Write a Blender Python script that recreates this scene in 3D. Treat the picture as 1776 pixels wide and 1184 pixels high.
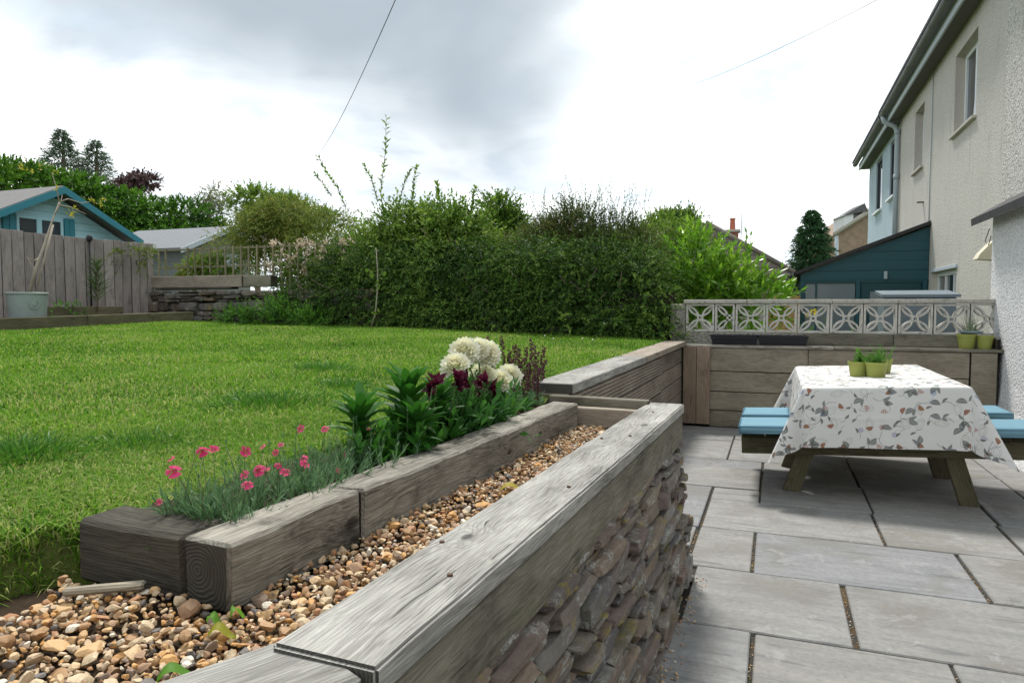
import bpy, bmesh, math, random
import numpy as np
from mathutils import Vector, Matrix

for o in list(bpy.data.objects): bpy.data.objects.remove(o)
SC = bpy.context.scene
COL = SC.collection
RNG = np.random.default_rng(7)
random.seed(7)
R = math.radians

# ------------------------------------------------------------------ camera
FPX, CAMH, HEAD, PITCH = 1204.0, 1.25, R(20.7), R(2.9)
cam_d = bpy.data.cameras.new('camera'); cam = bpy.data.objects.new('camera', cam_d); COL.objects.link(cam)
cam.location = (0, 0, CAMH); cam.rotation_euler = (R(90) - PITCH, 0, HEAD)
cam_d.sensor_width = 36; cam_d.lens = FPX / 1776 * 36; cam_d.clip_start = .03; cam_d.clip_end = 2000
SC.camera = cam
# survey helpers: a sight line of the photograph cut with a known plane of the place
_f = np.array([-math.sin(HEAD)*math.cos(PITCH), math.cos(HEAD)*math.cos(PITCH), -math.sin(PITCH)])
_r = np.array([math.cos(HEAD), math.sin(HEAD), 0]); _u = np.cross(_r, _f); _c = np.array([0, 0, CAMH])
def ray(px, py): return _f + (px-888)/FPX*_r - (py-592)/FPX*_u
def onZ(px, py, z): d = ray(px, py); return _c + (z-CAMH)/d[2]*d
def onX(px, py, x): d = ray(px, py); return _c + x/d[0]*d
def onY(px, py, y): d = ray(px, py); return _c + y/d[1]*d
def onD(px, py, k): return _c + k*ray(px, py)

# ------------------------------------------------------------------ world, sun, exposure
SUN_EL, SUN_AZ = R(58), R(-25)      # azimuth from +Y towards +X
W = bpy.data.worlds.new('World'); SC.world = W; W.use_nodes = True

def N(nt, typ, ins=None, out=0, **props):
    n = nt.nodes.new(typ)
    for k, v in props.items(): setattr(n, k, v)
    for k, v in (ins or {}).items():
        s = n.inputs[k]
        if isinstance(v, bpy.types.NodeSocket): nt.links.new(v, s)
        else:
            if s.type == 'RGBA' and len(v) == 3: v = (*v, 1)
            s.default_value = v
    return n.outputs[out] if len(n.outputs) else n
def MA(nt, op, a, b=0.0, c=0.0, clamp=False): return N(nt, 'ShaderNodeMath', {0: a, 1: b, 2: c}, operation=op, use_clamp=clamp)
def VM(nt, op, a, b=(0, 0, 0)):
    o = N(nt, 'ShaderNodeVectorMath', {0: a, 1: b}, operation=op)
    return o
def MIX(nt, f, a, b, blend='MIX'):
    n = nt.nodes.new('ShaderNodeMix'); n.data_type = 'RGBA'; n.blend_type = blend
    for s, v in ((n.inputs[0], f), (n.inputs[6], a), (n.inputs[7], b)):
        if isinstance(v, bpy.types.NodeSocket): nt.links.new(v, s)
        else: s.default_value = (*v, 1) if isinstance(v, (tuple, list)) and len(v) == 3 else v
    return n.outputs[2]
def MR(nt, v, a, b, c=0.0, d=1.0, smooth=True):
    return N(nt, 'ShaderNodeMapRange', {0: v, 1: a, 2: b, 3: c, 4: d}, interpolation_type='SMOOTHSTEP' if smooth else 'LINEAR')
def RAMP(nt, f, stops, const=False):
    n = nt.nodes.new('ShaderNodeValToRGB'); nt.links.new(f, n.inputs[0])
    cr = n.color_ramp
    if const: cr.interpolation = 'CONSTANT'
    while len(cr.elements) < len(stops): cr.elements.new(.5)
    for e, (p, c) in zip(cr.elements, stops): e.position = p; e.color = (*c, 1)
    return n.outputs[0]
def NOISE(nt, v, scale, detail=4, rough=.55, dist=0.0, out=0): return N(nt, 'ShaderNodeTexNoise', {'Vector': v, 'Scale': scale, 'Detail': detail, 'Roughness': rough, 'Distortion': dist}, out)

def build_world():
    nt = W.node_tree; nt.nodes.clear()
    sky = N(nt, 'ShaderNodeTexSky', sky_type='NISHITA', sun_disc=False, sun_elevation=SUN_EL, sun_rotation=SUN_AZ, air_density=1.0, dust_density=1.0, ozone_density=1.0)
    d = N(nt, 'ShaderNodeTexCoord', out=0)
    sep = nt.nodes.new('ShaderNodeSeparateXYZ'); nt.links.new(d, sep.inputs[0])
    zz = MA(nt, 'ADD', MA(nt, 'ABSOLUTE', sep.outputs[2]), .16)
    cx, cy = MA(nt, 'DIVIDE', sep.outputs[0], zz), MA(nt, 'DIVIDE', sep.outputs[1], zz)
    p = N(nt, 'ShaderNodeCombineXYZ', {0: cx, 1: cy, 2: 0.0})
    # cloud sheet: thick patches are grey beneath, thin ones white, gaps show the sky
    thick = NOISE(nt, VM(nt, 'ADD', p, CLOUD_A), .36, 5, .45, .35)
    gaps = NOISE(nt, VM(nt, 'ADD', p, CLOUD_B), 1.1, 6, .55, .3)
    fine = NOISE(nt, VM(nt, 'ADD', p, (9, 4, 0)), 2.2, 5, .55, .4)
    grey = MR(nt, MA(nt, 'ADD', thick, MA(nt, 'MULTIPLY', MA(nt, 'SUBTRACT', fine, .5), .13)), .42, .65)
    white = MIX(nt, MR(nt, fine, .30, .62), (3.5, 3.9, 4.3), (7.4, 7.5, 7.5))
    dark = MIX(nt, fine, (1.35, 1.6, 1.85), (2.0, 2.28, 2.52))
    cloud = MIX(nt, grey, white, dark)
    blue = MIX(nt, .9, VM(nt, 'SCALE', sky), (2.6, 3.6, 4.2))
    gap = MA(nt, 'MULTIPLY', MR(nt, gaps, .53, .66), MA(nt, 'SUBTRACT', 1.0, grey))
    col = MIX(nt, MA(nt, 'MULTIPLY', gap, .7), cloud, blue)
    bg = N(nt, 'ShaderNodeBackground', {'Color': col, 'Strength': .1})
    N(nt, 'ShaderNodeOutputWorld', {'Surface': bg})
CLOUD_A, CLOUD_B = (-3.90, 8.92, 0), (-8.77, -16.69, 0)
build_world()
for n in W.node_tree.nodes:
    if n.type == 'VECT_MATH' and n.operation == 'SCALE': n.inputs[3].default_value = 1.6

sun_d = bpy.data.lights.new('sun', 'SUN'); sun = bpy.data.objects.new('sun', sun_d); COL.objects.link(sun)
sun_d.energy = 1.5; sun_d.angle = R(10); sun_d.color = (1, .965, .91)
sun.rotation_euler = Vector((-math.sin(SUN_AZ)*math.cos(SUN_EL), -math.cos(SUN_AZ)*math.cos(SUN_EL), -math.sin(SUN_EL))).to_track_quat('-Z', 'Y').to_euler()
SC.view_settings.view_transform = 'Standard'; SC.view_settings.look = 'None'
SC.view_settings.gamma = 1; SC.view_settings.exposure = 1.55; SC.view_settings.use_curve_mapping = False

# ------------------------------------------------------------------ object helpers
def tag(o, label=None, cat=None, group=None, kind=None):
    for k, v in (('label', label), ('category', cat), ('group', group), ('kind', kind)):
        if v: o[k] = v
    return o
def thing(name, loc, label, cat, group=None, rz=0):
    o = bpy.data.objects.new(name, None); COL.objects.link(o); o.empty_display_size = .1
    o.location = loc; o.rotation_euler = (0, 0, rz)
    return tag(o, label, cat, group)
def link(name, me, parent=None, loc=(0, 0, 0), rot=(0, 0, 0), scale=(1, 1, 1)):
    """world-placed object; parents here are unrotated empties, so the offset is a subtraction"""
    o = bpy.data.objects.new(name, me); COL.objects.link(o)
    o.rotation_mode = 'XYZ'; o.location = loc; o.rotation_euler = rot; o.scale = scale
    if parent:
        o.parent = parent
        w = Vector((0, 0, 0)); q = parent
        while q: w += q.location; q = q.parent
        o.location = Vector(loc) - w
    return o
def mesh(name, V, F, mat=None, smooth=False, attrs=None, uv=None):
    """V (n,3); F: list of lists, or an int array (m,3) or (m,4)"""
    me = bpy.data.meshes.new(name)
    if isinstance(F, np.ndarray):
        V = np.asarray(V, dtype=np.float32); m, k = F.shape
        me.vertices.add(len(V)); me.vertices.foreach_set('co', V.ravel())
        me.loops.add(m*k); me.loops.foreach_set('vertex_index', F.astype(np.int32).ravel())
        me.polygons.add(m); me.polygons.foreach_set('loop_start', np.arange(0, m*k, k, dtype=np.int32))
        try: me.polygons.foreach_set('loop_total', np.full(m, k, dtype=np.int32))
        except Exception: pass
        me.update(calc_edges=True)
    else:
        me.from_pydata([tuple(map(float, v)) for v in V], [], F); me.update()
    for nme, a in (attrs or {}).items():
        at = me.attributes.new(nme, 'FLOAT', 'POINT'); at.data.foreach_set('value', np.asarray(a, dtype=np.float32))
    if uv is not None:
        ul = me.uv_layers.new(name='UVMap')
        li = np.empty(len(me.loops), dtype=np.int32); me.loops.foreach_get('vertex_index', li)
        ul.data.foreach_set('uv', np.asarray(uv, dtype=np.float32)[li].ravel())
    if smooth: me.polygons.foreach_set('use_smooth', np.ones(len(me.polygons), dtype=bool))
    if mat: me.materials.append(mat)
    return me
def box_data(sx, sy, sz, bev=.004, seg=1, mat=None, name='box', cuts=0, rough=0.0, seed=0, smooth=False):
    """box centred on the origin, bevelled; cuts along X and roughness make worn timber"""
    bm = bmesh.new(); bmesh.ops.create_cube(bm, size=1)
    bmesh.ops.scale(bm, vec=(sx, sy, sz), verts=bm.verts)
    if bev > 0: bmesh.ops.bevel(bm, geom=bm.edges[:], offset=bev, segments=seg, affect='EDGES', clamp_overlap=True)
    if cuts:
        es = [e for e in bm.edges if abs((e.verts[0].co - e.verts[1].co).normalized().x) > .99 and e.calc_length() > sx*.5]
        bmesh.ops.subdivide_edges(bm, edges=es, cuts=cuts, use_grid_fill=True)
    if rough:
        from mathutils import noise as mn
        for v in bm.verts:
            p = Vector((v.co.x*5 + seed*3.1, v.co.y*14 + seed, v.co.z*14))
            n = Vector(mn.noise_vector(p)); n2 = Vector(mn.noise_vector(p*4.0))
            v.co += Vector((0, n.y + .4*n2.y, n.z + .4*n2.z))*rough
    me = bpy.data.meshes.new(name); bm.to_mesh(me); bm.free()
    if smooth:
        for p in me.polygons: p.use_smooth = True
    if mat: me.materials.append(mat)
    return me
def box(name, lo, hi, mat, parent=None, bev=.004, **kw):
    lo, hi = Vector(lo), Vector(hi); s = hi - lo
    return link(name, box_data(s.x, s.y, s.z, bev, mat=mat, name=name, **kw), parent, (lo+hi)/2)
def board(name, a, b, width, thick, mat, parent=None, bev=.004, roll=0.0, **kw):
    """timber whose local X runs from a to b (centre line); width is across, thick is up"""
    a, b = Vector(a), Vector(b); d = b - a; L = d.length
    me = box_data(L, width, thick, bev, mat=mat, name=name, **kw)
    o = link(name, me, parent, (a+b)/2)
    o.rotation_euler = (roll, -math.asin(max(-1, min(1, d.z/L))), math.atan2(d.y, d.x)); return o
def tube_data(pts, rad, sides=6, mat=None, name='tube', smooth=True, cap=True):
    P = np.array([tuple(p) for p in pts], float); n = len(P)
    rad = np.broadcast_to(np.asarray(rad, float), (n,))
    T = np.gradient(P, axis=0); T /= np.linalg.norm(T, axis=1)[:, None] + 1e-12
    ref = np.array([0, 0, 1.0]) if abs(T[0][2]) < .9 else np.array([1.0, 0, 0])
    V = []
    for i in range(n):
        a = np.cross(T[i], ref); a /= np.linalg.norm(a) + 1e-12; b = np.cross(T[i], a); ref = np.cross(a, T[i])
        for k in range(sides):
            t = 2*math.pi*k/sides; V.append(P[i] + rad[i]*(a*math.cos(t) + b*math.sin(t)))
    F = [[i*sides+k, i*sides+(k+1) % sides, (i+1)*sides+(k+1) % sides, (i+1)*sides+k] for i in range(n-1) for k in range(sides)]
    if cap: F += [list(range(sides))[::-1], [(n-1)*sides+k for k in range(sides)]]
    return mesh(name, V, F, mat, smooth)
def tube(name, pts, rad, mat, parent=None, sides=6): return link(name, tube_data(pts, rad, sides, mat, name), parent)
def lathe_data(prof, mat, name='lathe', n=28, smooth=True):
    V = [(r*math.cos(2*math.pi*k/n), r*math.sin(2*math.pi*k/n), z) for r, z in prof for k in range(n)]
    F = [[i*n+k, i*n+(k+1) % n, (i+1)*n+(k+1) % n, (i+1)*n+k] for i in range(len(prof)-1) for k in range(n)]
    me = mesh(name, V, F, mat, smooth); me.set_sharp_from_angle(angle=R(35)); return me
def prism(name, poly, axis, a, b, mat, parent=None):
    """extrude a 2D polygon along an axis from a to b; poly holds the two other coordinates in axis order"""
    n = len(poly)
    def P(q, t): return {'x': (t, q[0], q[1]), 'y': (q[0], t, q[1]), 'z': (q[0], q[1], t)}[axis]
    V = [P(q, a) for q in poly] + [P(q, b) for q in poly]
    F = [list(range(n))[::-1], list(range(n, 2*n))] + [[i, (i+1) % n, n+(i+1) % n, n+i] for i in range(n)]
    me = mesh(name, V, F, mat); bm = bmesh.new(); bm.from_mesh(me); bmesh.ops.recalc_face_normals(bm, faces=bm.faces[:]); bm.to_mesh(me); bm.free()
    c = np.mean(V, axis=0); me.transform(Matrix.Translation(-Vector(c)))
    return link(name, me, parent, tuple(c))
def ico(sub):
    bm = bmesh.new(); bmesh.ops.create_icosphere(bm, subdivisions=sub, radius=1)
    V = np.array([v.co[:] for v in bm.verts]); F = np.array([[v.index for v in f.verts] for f in bm.faces]); bm.free(); return V, F
def vnoise(P, freq, seed=0):
    from mathutils import noise as mn
    return np.array([mn.noise(Vector(p)*freq + Vector((seed*7.3, seed*1.9, seed*3.7))) for p in P])
def nrm(a): return a/(np.linalg.norm(a, axis=-1, keepdims=True) + 1e-9)

# ------------------------------------------------------------------ materials
def newmat(name):
    m = bpy.data.materials.new(name); m.use_nodes = True; nt = m.node_tree; nt.nodes.clear(); return m, nt
def finish(nt, col, rough=.8, bump=None, bdist=.004, bstr=1.0, spec=.3, **extra):
    ins = {'Base Color': col, 'Roughness': rough, 'Specular IOR Level': spec}
    if bump is not None: ins['Normal'] = N(nt, 'ShaderNodeBump', {'Height': bump, 'Distance': bdist, 'Strength': bstr})
    ins.update(extra)
    b = N(nt, 'ShaderNodeBsdfPrincipled', ins)
    N(nt, 'ShaderNodeOutputMaterial', {'Surface': b}); return b
def coords(nt, scale=(1, 1, 1), rnd=True, kind=3):
    p = N(nt, 'ShaderNodeTexCoord', out=kind)
    if rnd:
        r = N(nt, 'ShaderNodeObjectInfo', out=5)
        p = VM(nt, 'ADD', p, N(nt, 'ShaderNodeCombineXYZ', {0: MA(nt, 'MULTIPLY', r, 31.7), 1: 0.0, 2: 0.0}))
    if scale != (1, 1, 1): p = VM(nt, 'MULTIPLY', p, scale)
    return p
def plain(name, col, rough=.6, var=.12, nscale=12, bump=0.0, spec=.3, metallic=0.0):
    m, nt = newmat(name); p = coords(nt)
    n = NOISE(nt, p, nscale, 5)
    c = MIX(nt, n, tuple(x*(1-var) for x in col), tuple(min(1, x*(1+var)) for x in col))
    finish(nt, c, rough, n if bump else None, bump, 1, spec, Metallic=metallic); return m

def wood(name, dark, light, grain=1.0, ring=.006, knots=(), moss=0.0, stain=.5, streak=1.0, crackb=.0016, contrast=1.1):
    """solid timber, board along local X: rings round a pith, fibres, checks, stains; knots are (x,y,z,r)"""
    m, nt = newmat(name)
    p = N(nt, 'ShaderNodeTexCoord', out=3); r = N(nt, 'ShaderNodeObjectInfo', out=5)
    off = N(nt, 'ShaderNodeCombineXYZ', {0: MA(nt, 'MULTIPLY', r, 43.0), 1: 0.0, 2: 0.0}); q = VM(nt, 'ADD', p, off)
    warp = NOISE(nt, VM(nt, 'MULTIPLY', q, (2.2, 7, 7)), 1.0, 3, .5, 0, 1)
    w = VM(nt, 'MULTIPLY', VM(nt, 'SUBTRACT', warp, (.5, .5, .5)), (0, .055, .055))
    pw = VM(nt, 'ADD', p, w); kd = None
    fib0 = NOISE(nt, VM(nt, 'MULTIPLY', q, (12, 90, 90)), 1.0, 3, .6)
    for (kx, ky, kz, kk) in knots:
        d = VM(nt, 'SUBTRACT', p, (kx, ky, kz))
        dl = N(nt, 'ShaderNodeVectorMath', {0: VM(nt, 'MULTIPLY', d, (.55, 1, 1))}, 1, operation='LENGTH')
        pull = MR(nt, dl, 0, kk*3.2, 1.0, 0.0)
        pw = VM(nt, 'ADD', pw, VM(nt, 'MULTIPLY', N(nt, 'ShaderNodeCombineXYZ', {0: pull, 1: pull, 2: pull}), (0, kk*.9, kk*.9)))
        core = MR(nt, dl, kk*.35, kk*.8, 1.0, 0.0)
        rings = MA(nt, 'MULTIPLY', MA(nt, 'ADD', MA(nt, 'MULTIPLY', MA(nt, 'SINE', MA(nt, 'MULTIPLY', MA(nt, 'ADD', dl, MA(nt, 'MULTIPLY', fib0, .006)), 1100.0)), .5), .5), MR(nt, dl, kk*.5, kk*1.5, .45, 0.0))
        core = MA(nt, 'MAXIMUM', core, rings)
        kd = core if kd is None else MA(nt, 'MAXIMUM', kd, core)
    s = nt.nodes.new('ShaderNodeSeparateXYZ'); nt.links.new(pw, s.inputs[0])
    yy = MA(nt, 'ADD', s.outputs[1], MA(nt, 'MULTIPLY', MA(nt, 'SUBTRACT', r, .5), .05)); zz = MA(nt, 'ADD', s.outputs[2], MA(nt, 'MULTIPLY', r, .02))
    rad = MA(nt, 'SQRT', MA(nt, 'ADD', MA(nt, 'MULTIPLY', yy, yy), MA(nt, 'MULTIPLY', zz, zz)))
    rad = MA(nt, 'ADD', rad, MA(nt, 'MULTIPLY', NOISE(nt, VM(nt, 'MULTIPLY', q, (6, 40, 40)), 1.0, 4, .6), ring*1.1))
    rg = MA(nt, 'ADD', MA(nt, 'MULTIPLY', MA(nt, 'SINE', MA(nt, 'MULTIPLY', rad, 6.283/ring)), .5), .5)
    fib = NOISE(nt, VM(nt, 'MULTIPLY', VM(nt, 'ADD', pw, off), (9, 260, 260)), 1.0, 4, .6)
    big = NOISE(nt, VM(nt, 'MULTIPLY', q, (2.5, 9, 9)), 1.0, 5, .6)
    crk = NOISE(nt, VM(nt, 'MULTIPLY', VM(nt, 'ADD', pw, off), (2.0, 95, 95)), 1.0, 3, .5)
    crack = MR(nt, crk, .265, .325, 1.0, 0.0)
    fc = MR(nt, fib, .30, .70)
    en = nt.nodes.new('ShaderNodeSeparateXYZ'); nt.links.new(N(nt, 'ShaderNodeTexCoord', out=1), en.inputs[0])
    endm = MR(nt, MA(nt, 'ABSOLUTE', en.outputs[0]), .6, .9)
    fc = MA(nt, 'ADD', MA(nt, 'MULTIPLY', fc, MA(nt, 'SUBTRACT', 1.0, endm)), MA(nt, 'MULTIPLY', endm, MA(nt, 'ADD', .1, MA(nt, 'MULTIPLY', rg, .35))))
    crack = MA(nt, 'MULTIPLY', crack, MA(nt, 'SUBTRACT', 1.0, endm)); fib = fc
    t = MA(nt, 'ADD', MA(nt, 'MULTIPLY', rg, .15*streak), MA(nt, 'MULTIPLY', fc, .50)); t = MA(nt, 'ADD', t, MA(nt, 'MULTIPLY', MA(nt, 'SUBTRACT', big, .36), contrast), clamp=True)
    c = MIX(nt, t, dark, light)
    tone = MR(nt, r, 0, 1, .82, 1.14, False)
    c = MIX(nt, 1.0, c, N(nt, 'ShaderNodeCombineXYZ', {0: tone, 1: tone, 2: tone}), 'MULTIPLY')
    st = MR(nt, NOISE(nt, VM(nt, 'MULTIPLY', q, (3.3, 5, 5)), 1.3, 6, .65), .53, .72, 0.0, stain)
    c = MIX(nt, st, c, tuple(x*.3 for x in dark))
    if moss:
        ms = MR(nt, NOISE(nt, VM(nt, 'MULTIPLY', q, (4, 9, 9)), 1.7, 6, .7), .5, .75, 0.0, moss); c = MIX(nt, ms, c, (.09, .10, .035))
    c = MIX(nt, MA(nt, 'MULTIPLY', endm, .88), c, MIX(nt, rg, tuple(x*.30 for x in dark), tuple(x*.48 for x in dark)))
    c = MIX(nt, MA(nt, 'MULTIPLY', crack, .75), c, tuple(x*.22 for x in dark))
    if kd is not None: c = MIX(nt, MA(nt, 'MULTIPLY', kd, .8), c, tuple(x*.28 for x in dark))
    h = MA(nt, 'SUBTRACT', MA(nt, 'ADD', MA(nt, 'MULTIPLY', rg, .25), MA(nt, 'MULTIPLY', fib, .55)), MA(nt, 'MULTIPLY', crack, 1.4))
    if kd is not None: h = MA(nt, 'SUBTRACT', h, MA(nt, 'MULTIPLY', kd, .5))
    finish(nt, c, .88, h, crackb*grain, 1.0, .2); return m

def foliage(name, cols, trans=.35, rough=.55, spec=.16):
    """leaf colour picked by the per-leaf attribute tint"""
    m, nt = newmat(name)
    t = N(nt, 'ShaderNodeAttribute', out=2, attribute_name='tint')
    c = RAMP(nt, t, [(i/(len(cols)-1), k) for i, k in enumerate(cols)])
    b = N(nt, 'ShaderNodeBsdfPrincipled', {'Base Color': c, 'Roughness': rough, 'Specular IOR Level': spec})
    tr = N(nt, 'ShaderNodeBsdfTranslucent', {'Color': MIX(nt, .5, c, MIX(nt, 1.0, c, (1.25, 1.35, .7), 'MULTIPLY'))})
    s = N(nt, 'ShaderNodeMixShader', {0: trans, 1: b, 2: tr}); N(nt, 'ShaderNodeOutputMaterial', {'Surface': s}); return m

def mat_slab():
    m, nt = newmat('sandstone_slab'); p = coords(nt); r = N(nt, 'ShaderNodeObjectInfo', out=5)
    base = RAMP(nt, r, [(0, (.225, .226, .225)), (.2, (.275, .268, .25)), (.4, (.235, .24, .248)), (.6, (.295, .29, .275)), (.8, (.25, .244, .228)), (1, (.27, .272, .27))])
    a = NOISE(nt, VM(nt, 'MULTIPLY', p, (2.2, 11, 4)), 1.0, 8, .62, .5)
    b = NOISE(nt, p, 38, 6, .7); d = NOISE(nt, p, 2.1, 5, .6, .6)
    c = MIX(nt, a, MIX(nt, 1.0, base, (.50, .51, .53), 'MULTIPLY'), MIX(nt, 1.0, base, (1.45, 1.43, 1.38), 'MULTIPLY'))
    c = MIX(nt, MR(nt, b, .3, .75, 0, .48), c, (.12, .12, .115))
    c = MIX(nt, MR(nt, d, .48, .68, 0, .6), c, (.15, .14, .118))
    e = NOISE(nt, VM(nt, 'MULTIPLY', p, (1.6, 16, 4)), 1.0, 6, .6, 1.5)
    c = MIX(nt, MR(nt, e, .57, .68, 0, .5), c, (.085, .088, .095))
    sp = N(nt, 'ShaderNodeTexVoronoi', {'Vector': p, 'Scale': 26.0}, 0)
    c = MIX(nt, MA(nt, 'MULTIPLY', MR(nt, sp, .05, .13, 1, 0), MR(nt, NOISE(nt, p, 5, 2), .5, .62, 0, .8)), c, (.07, .068, .06))
    st = NOISE(nt, VM(nt, 'ADD', p, (5, 5, 5)), 4.5, 7, .7, .8); c = MIX(nt, MR(nt, st, .58, .64, 0, .38), c, (.34, .34, .33)); c = MIX(nt, MR(nt, st, .30, .38, .45, 0), c, (.10, .10, .095))
    h = MA(nt, 'ADD', MA(nt, 'MULTIPLY', a, 1.2), MA(nt, 'MULTIPLY', b, .35))
    finish(nt, c, .72, h, .006, 1, .35); return m

def mat_stone(name='wall_stone', tone=1.0, lichen=.9):
    m, nt = newmat(name); p = coords(nt, (.17, .13, .05)); r = N(nt, 'ShaderNodeObjectInfo', out=5)
    k = tone
    base = RAMP(nt, r, [(0, (.19*k, .16*k, .13*k)), (.12, (.25*k, .19*k, .145*k)), (.24, (.18*k, .175*k, .165*k)), (.36, (.215*k, .155*k, .125*k)), (.48, (.125*k, .12*k, .122*k)), (.58, (.27*k, .23*k, .18*k)), (.68, (.17*k, .145*k, .14*k)), (.8, (.25*k, .24*k, .22*k)), (.9, (.155*k, .125*k, .105*k)), (1, (.28*k, .25*k, .21*k))])
    a = NOISE(nt, p, 22, 7, .68, .3); b = NOISE(nt, VM(nt, 'MULTIPLY', p, (1, 1, 3)), 9, 4, .6)
    c = MIX(nt, a, MIX(nt, 1.0, base, (.36, .355, .36), 'MULTIPLY'), MIX(nt, 1.0, base, (1.25, 1.26, 1.25), 'MULTIPLY'))
    wl = MR(nt, NOISE(nt, VM(nt, 'ADD', p, (3, 8, 1)), 13, 6, .72), .50, .60, 0, lichen)
    wl = MA(nt, 'MULTIPLY', wl, MR(nt, b, .42, .55))
    fl = NOISE(nt, p, 110, 4, .7); wl = MA(nt, 'MULTIPLY', wl, MR(nt, fl, .38, .56)); c = MIX(nt, wl, c, (.42, .43, .40))
    yl = MR(nt, NOISE(nt, VM(nt, 'ADD', p, (13, 2, 5)), 8, 6, .7), .56, .65, 0, lichen*.85)
    c = MIX(nt, yl, c, MIX(nt, a, (.22, .17, .035), (.36, .30, .08)))
    ml = MR(nt, NOISE(nt, VM(nt, 'ADD', p, (23, 2, 9)), 6, 6, .7), .56, .68, 0, .55)
    c = MIX(nt, ml, c, (.085, .09, .045))
    h = MA(nt, 'ADD', a, MA(nt, 'MULTIPLY', NOISE(nt, p, 130, 5, .7), .8))
    finish(nt, c, .9, h, .009, 1, .2); return m

def mat_harl(name, col, size=95, dist=.009, spots=.5, stain=0.0):
    m, nt = newmat(name); p = coords(nt, rnd=False, kind=3)
    v = N(nt, 'ShaderNodeTexVoronoi', {'Vector': p, 'Scale': float(size), 'Randomness': 1.0}, 0)
    n = NOISE(nt, p, size*.6, 5, .65); g = NOISE(nt, p, 1.6, 5, .6)
    hgt = MA(nt, 'SUBTRACT', MA(nt, 'MULTIPLY', n, .9), MA(nt, 'MULTIPLY', v, .7))
    c = MIX(nt, n, tuple(x*.80 for x in col), tuple(min(.86, x*1.16) for x in col))
    c = MIX(nt, MR(nt, v, .42, .75, 0, spots), c, tuple(x*.42 for x in col))
    c = MIX(nt, MR(nt, g, .45, .75, 0, .28), c, tuple(x*.72 for x in col))
    if stain:
        s = NOISE(nt, VM(nt, 'MULTIPLY', p, (3, 3, .5)), 2.2, 6, .65); c = MIX(nt, MR(nt, s, .52, .72, 0, stain), c, tuple(x*.5 for x in col))
    finish(nt, c, .92, hgt, dist, 1, .15); return m

def mat_concrete(name, col):
    m, nt = newmat(name); p = coords(nt)
    a = NOISE(nt, p, 9, 7, .68); b = NOISE(nt, p, 70, 4, .6); s = NOISE(nt, VM(nt, 'ADD', p, (4, 4, 4)), 24, 6, .7)
    c = MIX(nt, a, tuple(x*.68 for x in col), tuple(x*1.2 for x in col))
    c = MIX(nt, MR(nt, s, .54, .68, 0, .75), c, (.07, .068, .06))
    c = MIX(nt, MR(nt, NOISE(nt, VM(nt, 'ADD', p, (7, 1, 4)), 15, 5, .7), .6, .7, 0, .5), c, (.26, .22, .10))
    finish(nt, c, .92, MA(nt, 'ADD', a, MA(nt, 'MULTIPLY', b, .5)), .006, 1, .15); return m

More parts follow.
